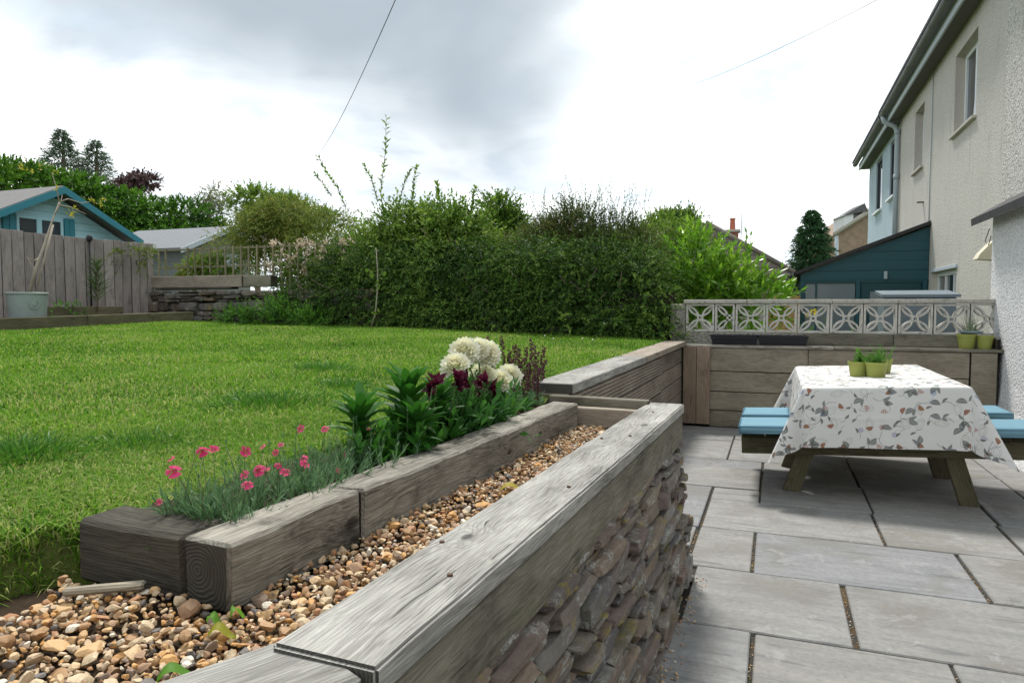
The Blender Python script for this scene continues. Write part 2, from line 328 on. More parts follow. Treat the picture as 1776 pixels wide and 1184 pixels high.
def mat_cloth():
    """printed cotton: leaves, beans, dots, looping stems and outlines scattered on off-white"""
    m, nt = newmat('printed_cotton'); uv = VM(nt, 'MULTIPLY', N(nt, 'ShaderNodeTexCoord', out=2), (.95, .95, 1))
    def layer(scale, off):
        q = VM(nt, 'ADD', uv, off)
        v = nt.nodes.new('ShaderNodeTexVoronoi'); v.voronoi_dimensions = '2D'; nt.links.new(q, v.inputs['Vector']); v.inputs['Scale'].default_value = scale; v.inputs['Randomness'].default_value = .62
        loc = VM(nt, 'SUBTRACT', q, v.outputs['Position'])
        s = nt.nodes.new('ShaderNodeSeparateXYZ'); nt.links.new(v.outputs['Color'], s.inputs[0])
        rot = N(nt, 'ShaderNodeVectorRotate', {'Vector': loc, 'Angle': MA(nt, 'MULTIPLY', s.outputs[0], 6.283)}, rotation_type='Z_AXIS')
        t = nt.nodes.new('ShaderNodeSeparateXYZ'); nt.links.new(rot, t.inputs[0])
        return t.outputs[0], t.outputs[1], s.outputs[1], s.outputs[2]
    A = lambda a: MA(nt, 'ABSOLUTE', a)
    def lt(a, b, soft=.0009): return MR(nt, MA(nt, 'SUBTRACT', a, b), -soft, soft, 1.0, 0.0)
    def leaf(x, y, x0, L, wd, bend=0.0):
        xx = MA(nt, 'DIVIDE', MA(nt, 'SUBTRACT', x, x0), L)
        wv = MA(nt, 'MULTIPLY', MA(nt, 'SUBTRACT', 1.0, MA(nt, 'MULTIPLY', xx, xx)), wd)
        yb = MA(nt, 'SUBTRACT', y, MA(nt, 'MULTIPLY', MA(nt, 'MULTIPLY', xx, xx), bend))
        return lt(A(yb), wv), yb, xx
    def stem(x, y, amp, k, x0, x1, w=.0012):
        yy = MA(nt, 'SUBTRACT', y, MA(nt, 'MULTIPLY', MA(nt, 'SINE', MA(nt, 'MULTIPLY', x, k)), amp))
        on = MA(nt, 'MULTIPLY', MR(nt, x, x0, x0+.002), MR(nt, x, x1-.002, x1, 1.0, 0.0))
        return MA(nt, 'MULTIPLY', lt(A(yy), w), on)
    bgn = NOISE(nt, uv, 6, 3); c = MIX(nt, bgn, (.62, .61, .58), (.70, .69, .66))
    mul = lambda a, b: MA(nt, 'MULTIPLY', a, b); mx = lambda a, b: MA(nt, 'MAXIMUM', a, b)
    inr = lambda v, a, b: MA(nt, 'MULTIPLY', MA(nt, 'GREATER_THAN', v, a), MA(nt, 'LESS_THAN', v, b))
    # pale looping outlines (ochre and grey)
    x, y, a, b = layer(10.5, (3.3, 1.1, 0))
    rr = MA(nt, 'SQRT', MA(nt, 'ADD', mul(x, x), mul(mul(y, y), 3.2)))
    ring = lt(A(MA(nt, 'SUBTRACT', rr, .034)), .0011); ring2 = lt(A(MA(nt, 'SUBTRACT', rr, .021)), .0009)
    k = mul(mx(mx(ring, ring2), stem(x, y, .012, 70, .02, .085)), inr(a, .0, .55))
    c = MIX(nt, mul(k, .75), c, MIX(nt, b, (.22, .17, .09), (.23, .24, .26)))
    # lavender and blue dots with stalks
    x, y, a, b = layer(8.5, (7.1, 4.4, 0))
    rr = MA(nt, 'SQRT', MA(nt, 'ADD', mul(x, x), mul(y, y)))
    k = mx(lt(rr, .0155), mul(stem(x, y, .010, 55, .012, .095), 1.0))
    c = MIX(nt, mul(mul(k, inr(a, 0, .42)), .7), c, MIX(nt, b, (.40, .37, .47), (.25, .32, .46)))
    # rust and ochre beans, striped seeds
    x, y, a, b = layer(9.5, (1.7, 9.2, 0))
    bean, yb, xx = leaf(x, y, 0.0, .021, .0125, .009)
    strp = MA(nt, 'GREATER_THAN', MA(nt, 'SINE', mul(x, 620.0)), -.35)
    bean = mul(bean, MA(nt, 'MAXIMUM', strp, MA(nt, 'LESS_THAN', b, .5)))
    c = MIX(nt, mul(mul(bean, inr(a, 0, .45)), .9), c, RAMP(nt, b, [(0, (.27, .12, .04)), (.5, (.30, .10, .07)), (1, (.38, .15, .11))]))
    # dark leaf sprays on curling stems
    for sc_, of_ in ((7.6, (5.5, 2.6, 0)), (8.3, (25.1, 31.7, 0))):
        x, y, a, b = layer(sc_, of_)
        l1, yb, xx = leaf(x, y, .030, .030, .0155, .010)
        vein = lt(A(yb), .0007); l1 = MA(nt, 'SUBTRACT', l1, mul(vein, .6), clamp=True)
        l2, _, _ = leaf(MA(nt, 'ADD', mul(x, .6), mul(y, .8)), MA(nt, 'SUBTRACT', mul(y, .6), mul(x, .8)), .026, .024, .0085, .006)
        l3, _, _ = leaf(MA(nt, 'SUBTRACT', mul(x, -.5), mul(y, .86)), MA(nt, 'SUBTRACT', mul(y, -.5), mul(x, -.86)), .024, .021, .0075, -.005)
        k = mx(mx(l1, mul(l2, MA(nt, 'GREATER_THAN', b, .3))), mx(mul(l3, MA(nt, 'LESS_THAN', b, .7)), stem(x, y, .014, 48, -.085, .03, .0014)))
        c = MIX(nt, mul(mul(k, inr(a, 0, .62 if sc_ < 8 else .34)), .78), c, MIX(nt, b, (.075, .085, .088), (.12, .14, .125)))
    x, y, a, b = layer(13.0, (15.5, 12.6, 0))
    l1, _, _ = leaf(x, y, .012, .017, .0065, .006)
    k = mx(l1, stem(x, y, .007, 90, -.04, .015, .0010))
    c = MIX(nt, mul(mul(k, inr(a, .1, .62)), .9), c, MIX(nt, b, (.10, .115, .105), (.17, .14, .13)))
    h = MA(nt, 'ADD', NOISE(nt, uv, 900, 2), MA(nt, 'MULTIPLY', NOISE(nt, uv, 9, 3), 5.0))
    finish(nt, c, .85, h, .0012, 1, .2); return m

def mat_gravel():
    m, nt = newmat('flint_gravel'); t = N(nt, 'ShaderNodeAttribute', out=2, attribute_name='tint'); p = coords(nt, rnd=False)
    c = RAMP(nt, t, [(0, (.36, .225, .125)), (.09, (.52, .35, .19)), (.18, (.32, .205, .135)), (.27, (.56, .42, .27)), (.36, (.24, .18, .145)), (.44, (.54, .31, .125)), (.54, (.48, .37, .265)), (.62, (.15, .14, .145)), (.67, (.48, .38, .27)), (.77, (.36, .19, .10)), (.86, (.68, .65, .60)), (.91, (.55, .45, .33)), (1, (.38, .27, .19))], True)
    n = NOISE(nt, p, 95, 6, .66); n2 = NOISE(nt, p, 260, 3, .6)
    c = MIX(nt, n, MIX(nt, 1.0, c, (.62, .58, .50), 'MULTIPLY'), MIX(nt, 1.0, c, (1.45, 1.38, 1.22), 'MULTIPLY'))
    finish(nt, c, .62, MA(nt, 'ADD', n, MA(nt, 'MULTIPLY', n2, .4)), .0022, 1, .4); return m

def mat_soil(name='soil', a=(.032, .022, .014), b=(.085, .06, .038)):
    m, nt = newmat(name); p = coords(nt, rnd=False); n = NOISE(nt, p, 42, 8, .7); n2 = NOISE(nt, p, 7, 4)
    c = MIX(nt, n, a, b); c = MIX(nt, MR(nt, n2, .5, .7, 0, .5), c, tuple(x*1.7 for x in b))
    finish(nt, c, .95, n, .02, 1, .1); return m

def mat_joint():
    m, nt = newmat('joint_mortar'); p = coords(nt, rnd=False); n = NOISE(nt, p, 60, 7, .7); d = NOISE(nt, p, 3.5, 5, .6)
    c = MIX(nt, n, (.03, .029, .026), (.10, .094, .08)); c = MIX(nt, MR(nt, d, .52, .62, 0, .7), c, MIX(nt, n, (.07, .045, .02), (.19, .13, .06))); c = MIX(nt, MR(nt, d, .40, .33, 0, .5), c, (.05, .06, .02))
    finish(nt, c, .95, n, .012, 1, .1); return m
def mat_lawnsoil():
    m, nt = newmat('lawn_turf'); p = coords(nt, rnd=False); n = NOISE(nt, p, 30, 8, .7); n2 = NOISE(nt, p, 3, 4)
    c = MIX(nt, n, (.045, .06, .014), (.12, .16, .035)); c = MIX(nt, MR(nt, n2, .5, .7, 0, .5), c, (.15, .135, .06))
    finish(nt, c, .95, n, .02, 1, .1); return m

def mat_tiles(name, col, sx=3.0, sz=4.0):
    m, nt = newmat(name); p = coords(nt, rnd=False); n = NOISE(nt, p, 5, 6, .7)
    c = MIX(nt, n, tuple(x*.6 for x in col), tuple(x*1.35 for x in col))
    finish(nt, c, .85, n, .01, 1, .2); return m

M = {}
M['slab'] = mat_slab(); M['stone'] = mat_stone('wall_stone', 1.3); M['stone_grey'] = mat_stone('boundary_stone', .85, .6)
M['joint'] = mat_joint(); M['soil'] = mat_soil(); M['core'] = mat_soil('wall_core', (.018, .015, .012), (.05, .042, .034))
M['turf'] = mat_lawnsoil(); M['gravel'] = mat_gravel(); M['cloth'] = mat_cloth()
WG = ((.105, .10, .088), (.40, .385, .35))
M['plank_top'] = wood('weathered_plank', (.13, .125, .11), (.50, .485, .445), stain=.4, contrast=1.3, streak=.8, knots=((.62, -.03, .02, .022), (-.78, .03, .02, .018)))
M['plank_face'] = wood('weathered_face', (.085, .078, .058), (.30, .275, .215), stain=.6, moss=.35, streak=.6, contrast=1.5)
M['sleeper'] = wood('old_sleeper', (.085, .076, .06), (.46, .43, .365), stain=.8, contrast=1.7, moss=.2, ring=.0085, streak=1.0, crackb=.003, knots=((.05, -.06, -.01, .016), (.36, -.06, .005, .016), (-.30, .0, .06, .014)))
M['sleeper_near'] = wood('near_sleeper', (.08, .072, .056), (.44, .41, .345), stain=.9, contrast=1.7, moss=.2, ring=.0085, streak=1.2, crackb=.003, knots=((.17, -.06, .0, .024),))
M['sleeper_dark'] = wood('dark_sleeper', (.032, .029, .023), (.105, .094, .073), stain=.7, moss=.25, ring=.0075, crackb=.0028)  # much darker tones than the other sleeper timbers
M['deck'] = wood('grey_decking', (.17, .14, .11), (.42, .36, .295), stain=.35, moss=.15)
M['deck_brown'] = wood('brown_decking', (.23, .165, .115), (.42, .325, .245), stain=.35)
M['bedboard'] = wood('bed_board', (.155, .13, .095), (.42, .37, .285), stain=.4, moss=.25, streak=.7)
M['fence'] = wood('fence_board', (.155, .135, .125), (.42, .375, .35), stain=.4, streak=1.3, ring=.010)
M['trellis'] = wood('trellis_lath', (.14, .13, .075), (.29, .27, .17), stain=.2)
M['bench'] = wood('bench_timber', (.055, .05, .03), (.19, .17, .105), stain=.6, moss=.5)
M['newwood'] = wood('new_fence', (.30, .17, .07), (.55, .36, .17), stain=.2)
M['concrete'] = mat_concrete('screen_concrete', (.58, .56, .51)); M['coping'] = mat_concrete('coping_concrete', (.44, .42, .37))
M['harl_beige'] = mat_harl('beige_harling', (.575, .55, .505), 55, .006, .45, .35); M['harl_white'] = mat_harl('white_roughcast', (.74, .74, .74), 62, .008, .55); M['harl_wing'] = mat_harl('coarse_roughcast', (.60, .58, .54), 42, .012, .6, .4)
M['render_blue'] = mat_harl('pale_blue_render', (.42, .52, .58), 120, .003, .15); M['render_white'] = mat_harl('white_render', (.68, .70, .72), 120, .003, .1)
M['reveal'] = plain('smooth_render', (.50, .465, .415), .85); M['render_grey'] = mat_harl('pier_render', (.36, .34, .29), 40, .02, .5, .5)
M['upvc'] = plain('white_upvc', (.72, .75, .78), .35, .05); M['anth'] = plain('dark_frame', (.045, .05, .055), .4)
M['pipe'] = plain('grey_pipe', (.36, .42, .45), .5); M['fascia'] = plain('fascia_paint', (.46, .52, .57), .5); M['soffit'] = plain('soffit_board', (.13, .125, .12), .8)
M['gutter'] = plain('gutter_metal', (.16, .165, .165), .6, .3); M['slate'] = mat_tiles('slate', (.11, .11, .115)); M['roofdark'] = plain('dark_slate', (.035, .034, .036), .7, .3, 30, .004)
M['teal'] = plain('teal_board', (.016, .075, .095), .45, .15, 20); M['teal_dark'] = plain('teal_frame', (.012, .055, .068), .45)
M['sh_blue'] = plain('pale_blue_board', (.36, .60, .66), .6, .08); M['sh_teal'] = plain('teal_trim', (.035, .20, .25), .5, .1)
M['felt'] = plain('roof_felt', (.20, .21, .22), .95, .25, 18, .004); M['felt_brown'] = plain('brown_felt', (.18, .172, .168), .95, .25, 18, .004)
M['barge'] = plain('pale_barge', (.50, .56, .60), .6); M['shed_wall'] = plain('shed_wall', (.26, .27, .26), .8)
M['brick'] = plain('chimney_brick', (.27, .115, .075), .9, .35, 14, .004); M['terracotta'] = plain('terracotta', (.42, .13, .075), .8, .15)
M['rubble'] = plain('rubble_gable', (.27, .20, .145), .95, .5, 3.2, .03); M['tile_brown'] = mat_tiles('concrete_tile', (.165, .14, .125))
M['pot'] = plain('lime_glazed_pot', (.27, .295, .07), .55, .06, 6); M['potblue'] = plain('blue_grey_glaze', (.24, .33, .36), .4); M['cushion'] = plain('blue_cotton', (.145, .275, .345), .9, .10, 5)
M['piping'] = plain('blue_piping', (.10, .215, .285), .9, .1, 5)
M['blackpl'] = plain('black_plastic', (.018, .018, .022), .45, .2); M['zinc'] = plain('galvanised_paint', (.27, .325, .31), .55, .16, 14); M['cream'] = plain('cream_plastic', (.62, .57, .42), .5, .05)
M['box'] = plain('grey_box', (.15, .19, .22), .5, .1); M['wire'] = plain('cable_sheath', (.045, .045, .05), .6); M['nail'] = plain('rusty_bolt', (.09, .05, .03), .7); M['aerial'] = plain('aerial_metal', (.45, .45, .46), .4)
M['bark'] = plain('bark', (.17, .13, .095), .95, .4, 30, .004); M['bark_pale'] = plain('pale_bark', (.34, .30, .24), .9, .3, 40, .003); M['stem'] = plain('green_stem', (.085, .13, .045), .6); M['twig'] = plain('twig', (.13, .075, .05), .8)
def glassmat(name, col, rough=.04):
    m, nt = newmat(name); finish(nt, col, rough, None, spec=.6); return m
M['glass'] = glassmat('window_glass', (.035, .045, .055)); M['glass_pale'] = glassmat('blind_glass', (.14, .17, .19), .1); M['glass_white'] = glassmat('sky_glass', (.42, .48, .56), .1)
M['f_grass'] = foliage('grass_blades', [(.035, .105, .012), (.088, .218, .019), (.155, .305, .029), (.235, .37, .052), (.44, .41, .19)], .42, .6, .12)
M['f_coarse'] = foliage('coarse_grass', [(.03, .11, .014), (.06, .175, .02), (.10, .235, .03)], .35, .45, .3)
M['f_cot'] = foliage('cotoneaster_leaf', [(.012, .03, .007), (.034, .082, .014), (.08, .16, .024), (.17, .265, .045)], .25)
M['f_mid'] = foliage('shrub_leaf', [(.035, .08, .014), (.075, .155, .020), (.135, .235, .032), (.21, .30, .055)], .35)
M['f_fresh'] = foliage('fresh_shrub_leaf', [(.05, .10, .016), (.10, .19, .026), (.17, .275, .042), (.26, .35, .07)], .38)
M['f_olive'] = foliage('olive_leaf', [(.06, .095, .02), (.12, .17, .03), (.19, .23, .045), (.27, .24, .055)], .35)
M['f_brown'] = foliage('bronze_needles', [(.035, .065, .02), (.06, .10, .025), (.10, .135, .035), (.15, .13, .045)], .25)
M['f_laurel'] = foliage('laurel_leaf', [(.06, .16, .016), (.11, .26, .022), (.17, .35, .03), (.25, .42, .05)], .4, .3, .5)
M['f_ley'] = foliage('leyland_spray', [(.02, .06, .010), (.05, .14, .014), (.095, .22, .022), (.15, .29, .03)], .25)
M['f_fir'] = foliage('fir_needles', [(.045, .08, .05), (.07, .115, .07), (.11, .16, .09)], .2)
M['f_con'] = foliage('conifer_spray', [(.018, .05, .02), (.03, .085, .03), (.05, .12, .04)], .2)
M['f_purple'] = foliage('copper_leaf', [(.06, .035, .045), (.09, .05, .06), (.11, .07, .07)], .3)
M['f_birch'] = foliage('birch_leaf', [(.10, .12, .06), (.14, .17, .08), (.19, .20, .11)], .4)
M['f_dian'] = foliage('blue_green_leaf', [(.07, .14, .065), (.11, .205, .10), (.165, .275, .145)], .3)
M['f_lily'] = foliage('lily_leaf', [(.022, .095, .014), (.04, .15, .018), (.07, .215, .03)], .3, .5, .2)
M['f_alst'] = foliage('strap_leaf', [(.025, .095, .022), (.045, .145, .03), (.075, .19, .05)], .3, .5, .2)
M['f_herb'] = foliage('herb_leaf', [(.05, .14, .025), (.085, .21, .035), (.14, .30, .06)], .4)
M['f_weed'] = foliage('weed_leaf', [(.05, .13, .02), (.09, .22, .03), (.14, .30, .04)], .4)
M['f_yellow'] = foliage('yellow_leaf', [(.25, .25, .03), (.36, .33, .04), (.42, .33, .06)], .4)
M['f_grey'] = foliage('grey_leaf', [(.10, .14, .09), (.16, .20, .13), (.22, .26, .18)], .3)
M['p_white'] = foliage('white_petal', [(.70, .62, .42), (.78, .75, .64), (.82, .81, .76)], .35, .6, .1)
M['p_maroon'] = foliage('maroon_petal', [(.045, .005, .016), (.085, .008, .028), (.13, .015, .05)], .3, .5, .2)
M['p_pink'] = foliage('pink_petal', [(.40, .012, .08), (.66, .03, .16), (.74, .16, .30)], .35, .6, .1)
M['p_salvia'] = foliage('salvia_bract', [(.065, .025, .04), (.11, .04, .06), (.16, .07, .085)], .3, .6, .1)
M['p_blush'] = foliage('blush_flower', [(.40, .24, .19), (.58, .45, .38), (.70, .64, .57)], .35, .6, .1)
M['p_yellow'] = foliage('yellow_flower', [(.60, .45, .02), (.70, .58, .03)], .3, .6, .1)

# ------------------------------------------------------------------ foliage makers
def leafquads(P, D, Nn, ll, lw, fold=.18, mid=.45):
    """one folded two-triangle leaf per row"""
    Wd = nrm(np.cross(D, Nn)); ll = np.broadcast_to(ll, (len(P),))[:, None]; lw = np.broadcast_to(lw, (len(P),))[:, None]
    m = P + D*ll*mid
    V = np.stack([P, m + Wd*lw*.5 + Nn*lw*fold, P + D*ll, m - Wd*lw*.5 + Nn*lw*fold], 1).reshape(-1, 3)
    i = np.arange(len(P))[:, None]*4
    F = np.concatenate([i + [0, 1, 2], i + [0, 2, 3]], 1).reshape(-1, 3)
    return V, F
def sprigs(B, D, L, K, ll, lw, ang=50, droop=.3, spread=.25, start=.08, rng=RNG, stemw=0.0, shrink=.35, tbias=0.0):
    S = len(B); D = nrm(D); L = np.broadcast_to(L, (S,))
    t = np.clip(np.linspace(start, 1, K)[None, :] + rng.normal(0, .3/K, (S, K)), 0, 1)
    P = B[:, None] + D[:, None]*(L[:, None]*t)[..., None]; P[..., 2] -= droop*L[:, None]*t**2
    T = np.repeat(D[:, None], K, 1).copy(); T[..., 2] -= 2*droop*t; T = nrm(T)
    ref = nrm(rng.normal(size=(S, 1, 3))); a = nrm(np.cross(T, ref)); b = np.cross(T, a)
    phi = (np.arange(K)*2.4)[None, :] + rng.uniform(0, 6.28, (S, 1)) + rng.normal(0, .35, (S, K))
    sd = a*np.cos(phi)[..., None] + b*np.sin(phi)[..., None]
    an = np.radians(ang)*(1-.45*t) + rng.normal(0, spread, (S, K))
    LD = T*np.cos(an)[..., None] + sd*np.sin(an)[..., None]; LN = nrm(T*np.sin(an)[..., None] - sd*np.cos(an)[..., None] + np.array([0, 0, .5]))
    sz = (1 - shrink*t)*rng.uniform(.75, 1.2, (S, K))
    V, F = leafquads(P.reshape(-1, 3), nrm(LD.reshape(-1, 3)), LN.reshape(-1, 3), (ll*sz).ravel(), (lw*sz).ravel())
    tint = np.clip(rng.uniform(0, 1, (S, 1))*.5 + rng.uniform(0, 1, (S, K))*.38 + .22*t + (tbias if np.isscalar(tbias) else tbias[:, None]), 0, 1)
    tint = np.repeat(tint.ravel(), 4)
    if stemw:
        ts = np.linspace(0, 1, 5); Q = B[:, None] + D[:, None]*(L[:, None]*ts)[..., None]; Q[..., 2] -= droop*L[:, None]*ts**2
        w = nrm(np.cross(D, np.array([.35, -.94, .1])))[:, None]*(stemw*(1-.6*ts))[None, :, None]
        sv = np.stack([Q - w, Q + w], 2).reshape(-1, 3); i0 = len(V) + (np.arange(S)*10)[:, None, None] + (np.arange(4)*2)[None, :, None]
        fs = np.concatenate([i0 + [0, 1, 3], i0 + [0, 3, 2]], -1).reshape(-1, 3)
        V = np.concatenate([V, sv]); F = np.concatenate([F, fs]); tint = np.concatenate([tint, np.full(len(sv), .15)])
    return V, F, tint
def join(parts):
    V, F, T = [], [], []; n = 0
    for v, f, t in parts: V.append(v); F.append(f + n); T.append(t); n += len(v)
    return np.concatenate(V), np.concatenate(F), np.concatenate(T)
def leafobj(name, parts, mat, parent=None, **kw):
    V, F, T = join(parts) if isinstance(parts, list) else parts
    c = V.mean(0)
    return link(name, mesh(name, V - c, F, mat, attrs={'tint': T}), parent, tuple(c))
def clumps(E, n, lo=.55, hi=1.0, rng=RNG, up=.15, zmin=None, ret=False):
    """points and outward directions in the outer shell of ellipsoids (x,y,z,rx,ry,rz), lumpy by construction"""
    E = np.array(E, float); area = E[:, 3]*E[:, 5] + E[:, 4]*E[:, 5] + E[:, 3]*E[:, 4]
    i = rng.choice(len(E), n, p=area/area.sum()); d = nrm(rng.normal(size=(n, 3)) + np.array([0, 0, up]))
    k = lo + (hi - lo)*rng.uniform(0, 1, n)**.6
    P = E[i, :3] + d*E[i, 3:]*k[:, None]; o = nrm(d/E[i, 3:])
    if zmin is not None: s = P[:, 2] > zmin; P, o, i = P[s], o[s], i[s]
    return (P, o, i) if ret else (P, o)
def rand_dirs(o, spread, up=.3, rng=RNG): return nrm(o + rng.normal(0, spread, o.shape) + np.array([0, 0, up]))


# ================================================================== THE SETTING
def lawn_z(x, y):
    x = np.asarray(x, float); y = np.asarray(y, float)
    return .748 + .0205*y + .0215*np.clip(-x-1.1, 0, 20) + .012*np.sin(x*1.3+.5)*np.sin(y*1.1) + .006*np.sin(x*4.1)*np.cos(y*3.7)
g = mesh('ground', [(-700, -700, -.09), (700, -700, -.09), (700, 700, -.09), (-700, 700, -.09)], [[0, 1, 2, 3]], M['turf']); tag(link('ground', g), kind='structure')

# ---- patio: every slab a piece over a mortar sheet
patio = link('patio', mesh('patio', [(-1.06, -1.2, -.016), (2.6, -1.2, -.016), (2.6, 7.62, -.016), (-1.06, 7.62, -.016)], [[0, 1, 2, 3]], M['joint'])); tag(patio, kind='structure')
SLABS = []
def row(y0, y1, xs): SLABS.extend((a, b, y0, y1) for a, b in zip(xs[:-1], xs[1:]))
row(-.98, -.35, [-.30, .30, 1.2, 2.1]); row(-.35, .27, [-.30, .58, 1.2, 2.1]); row(.27, .9, [-.30, .0, .92, 1.54, 2.1]); row(.9, 1.52, [-.36, .26, .88, 1.5, 2.1]); row(1.52, 2.15, [-.38, .3, .9, 1.8, 2.1])
row(2.15, 2.77, [-.36, -.058, .602, 1.22, 2.1]); row(2.77, 3.40, [-.335, .303, 1.21, 1.83, 2.1]); row(3.40, 4.03, [-.385, -.08, .878, 1.79, 2.1]); row(4.03, 4.65, [-.375, .568, 1.205, 2.1])
row(3.40, 4.01, [-1.0, -.385]); row(4.01, 4.95, [-1.0, -.375]); row(4.65, 4.96, [-.375, -.068]); row(4.65, 5.27, [-.068, .585, 1.225, 2.1])
row(4.96, 5.58, [-1.0, -.068]); row(5.58, 5.885, [-1.0, -.068]); row(5.27, 5.885, [-.068, .57, 1.545, 2.1]); row(5.885, 6.72, [-1.0, -.34]); row(5.885, 6.81, [-.34, .57, 1.545, 2.1])
row(6.72, 7.0, [-1.0, -.34]); row(7.0, 7.46, [-1.0, .15]); row(6.81, 7.0, [-.34, .15]); row(6.81, 7.46, [.15, 1.1, 2.1])
for k, (a, b, c, d) in enumerate(SLABS):
    ga, gb, gc, gd = [random.uniform(.004, .010) for _ in range(4)]
    if d - c > .5 and random.random() < .4: ga += .006
    o = box('paving_slab', (a+ga, c+gc*.7, -.05), (b-gb, d-gd*.7, 0), M['slab'], patio, bev=.005, cuts=5, rough=.0016, seed=k)
    o.location.z += random.uniform(-.004, .003); o.rotation_euler = (random.uniform(-.003, .003), random.uniform(-.003, .003), random.uniform(-.003, .003))

# ---- lawn terrain
gx = np.concatenate([np.linspace(-9.2, -2, 60), np.linspace(-1.9, -1.04, 30)]); gy = np.linspace(-2.5, 7.9, 150)
GX, GY = np.meshgrid(gx, gy); GZ = lawn_z(GX, GY) - .012
def sm(t): t = np.clip(t, 0, 1); return t*t*(3-2*t)
def dip(x, y): return sm((x + 1.50 + .05*np.sin(y*9))/.11)*sm((1.09 - y)/.06)*.17 + sm((x+1.385)/.03)*sm((y-1.05)/.03)*sm((3.3-y)/.03)*.03
GZ = GZ - dip(GX, GY)
nx = len(gx); idx = np.arange(len(gy)*nx).reshape(len(gy), nx)
Fq = np.stack([idx[:-1, :-1], idx[:-1, 1:], idx[1:, 1:], idx[1:, :-1]], -1).reshape(-1, 4)
cx = GX[:-1, :-1].ravel(); cy = GY[:-1, :-1].ravel()
Fq = Fq[~((cx > -1.40) & (cy < 3.13) & (cy > 1.06)) & ~((cx > -1.25) & (cy < 1.1))]
lawn = link('lawn', mesh('lawn', np.stack([GX, GY, GZ], -1).reshape(-1, 3), Fq, M['turf'], True)); tag(lawn, kind='structure')
gb = link('gravel_bed', mesh('gravel_bed', [(-1.75, -1.5, .63), (-.52, -1.5, .63), (-.42, 3.2, .655), (-1.05, 3.2, .655), (-1.05, 1.05, .66), (-1.75, 1.05, .64)], [[0, 1, 2, 3, 4, 5]], M['soil'])); tag(gb, kind='structure')

# ---- retaining wall of dry stone with timber capping
A2, B2 = np.array([-.455, .748]), np.array([-.382, 3.262]); wd = (B2-A2)/np.linalg.norm(B2-A2); wn = np.array([wd[1], -wd[0]]); WL = float(np.linalg.norm(B2-A2))
turn = np.array([-.43, -.90]); tn = np.array([-turn[1], turn[0]])*1.0
tn = np.array([.90, -.43])
wall = thing('stone_retaining_wall', (*((A2+B2)/2), 0), 'low dry stone retaining wall capped with grey weathered timber beside the patio', 'wall')
def face_off(z): return .058*(1 - z/.64) - .008       # batter: the foot stands forward of the timber
def stone_mesh(seed, sub):
    rg = np.random.default_rng(seed); bm = bmesh.new(); bmesh.ops.create_cube(bm, size=2)
    bmesh.ops.subdivide_edges(bm, edges=bm.edges[:], cuts=5, use_grid_fill=True)
    V = np.array([v.co[:] for v in bm.verts]); F = [[v.index for v in f.verts] for f in bm.faces]; bm.free()
    p = rg.uniform(14, 40); V = V/((np.abs(V)**p).sum(1)**(1/p))[:, None]
    # skewed block with knocked-off corners and a riven, layered surface
    V = V + np.stack([.16*vnoise(V[:, [1, 2, 0]], .8, seed+3), .10*vnoise(V, 1.0, seed+9), .20*vnoise(V, .7, seed+5)], 1)
    V[:, 0] += rg.uniform(-.1, .1)*V[:, 2]; V[:, 2] += rg.uniform(-.08, .08)*V[:, 0]
    for _ in range(9):
        d = nrm((rg.choice([-1, 1], 3)*rg.uniform(.25, 1, 3))[None])[0]; s = V@d - rg.uniform(1.2, 1.55); V = V - np.outer(np.clip(s, 0, None), d)
    lay = np.round(V[:, 2]*3.2 + rg.random())/3.2; V[:, 1] += .05*np.sin(lay*19 + seed)*(np.abs(V[:, 1]) > .5)
    V = V*(1 + .04*vnoise(V, 2.3, seed) + .035*vnoise(V, 5.0, seed+50))[:, None]
    me = mesh('wall_stone', V*.5, F, M['stone'], True); me.set_sharp_from_angle(angle=R(13)); return me
STONES = [stone_mesh(s, 3) for s in range(26)]
def lay_stones(parent, length, z0, z1, place, lens=(.06, .30), ths=(.011, .042), depth=.13, prot=.02, meshes=STONES, rs=random.Random(3), name='wall_stone'):
    z = z0
    while z < z1 - .008:
        th = min(rs.uniform(*ths)*(2.0 if rs.random() < .16 else 1), z1 - z); x = -rs.uniform(0, .08)
        while x < length:
            ln = rs.uniform(*lens)*(1.25 if th > .045 else 1)
            ln = max(.03, min(ln, length - x + .005)); t2 = th*rs.uniform(.82, 1.15); zz = z + th/2 + rs.uniform(-.006, .006)
            if rs.random() < .16 and th > .04:           # two thin stones in place of one
                subs = [(z + th*.27, th*.5), (z + th*.76, th*.46)]
            else: subs = [(zz, t2)]
            for cz, ct in subs:
                pos, ang = place(x + ln/2, cz, rs.uniform(-prot, prot))
                link(name, rs.choice(meshes), parent, pos, (rs.uniform(-.09, .09) + rs.choice((0, math.pi)), rs.uniform(-.05, .05), ang + rs.uniform(-.03, .03)), (ln*.985, depth, ct*.93))
            x += ln
        z += th
def place_main(s, z, pr):
    q = A2 + wd*s + wn*(face_off(z) - .052 + pr - .008); return (q[0], q[1], z), math.atan2(wd[1], wd[0])
lay_stones(wall, WL - .03, .0, .635, place_main)
def place_turn(s, z, pr):
    q = A2 + turn*s + tn*(face_off(z) - .052 + pr); return (q[0], q[1], z), math.atan2(turn[1], turn[0])
lay_stones(wall, .75, .38, .66, place_turn, rs=random.Random(9))
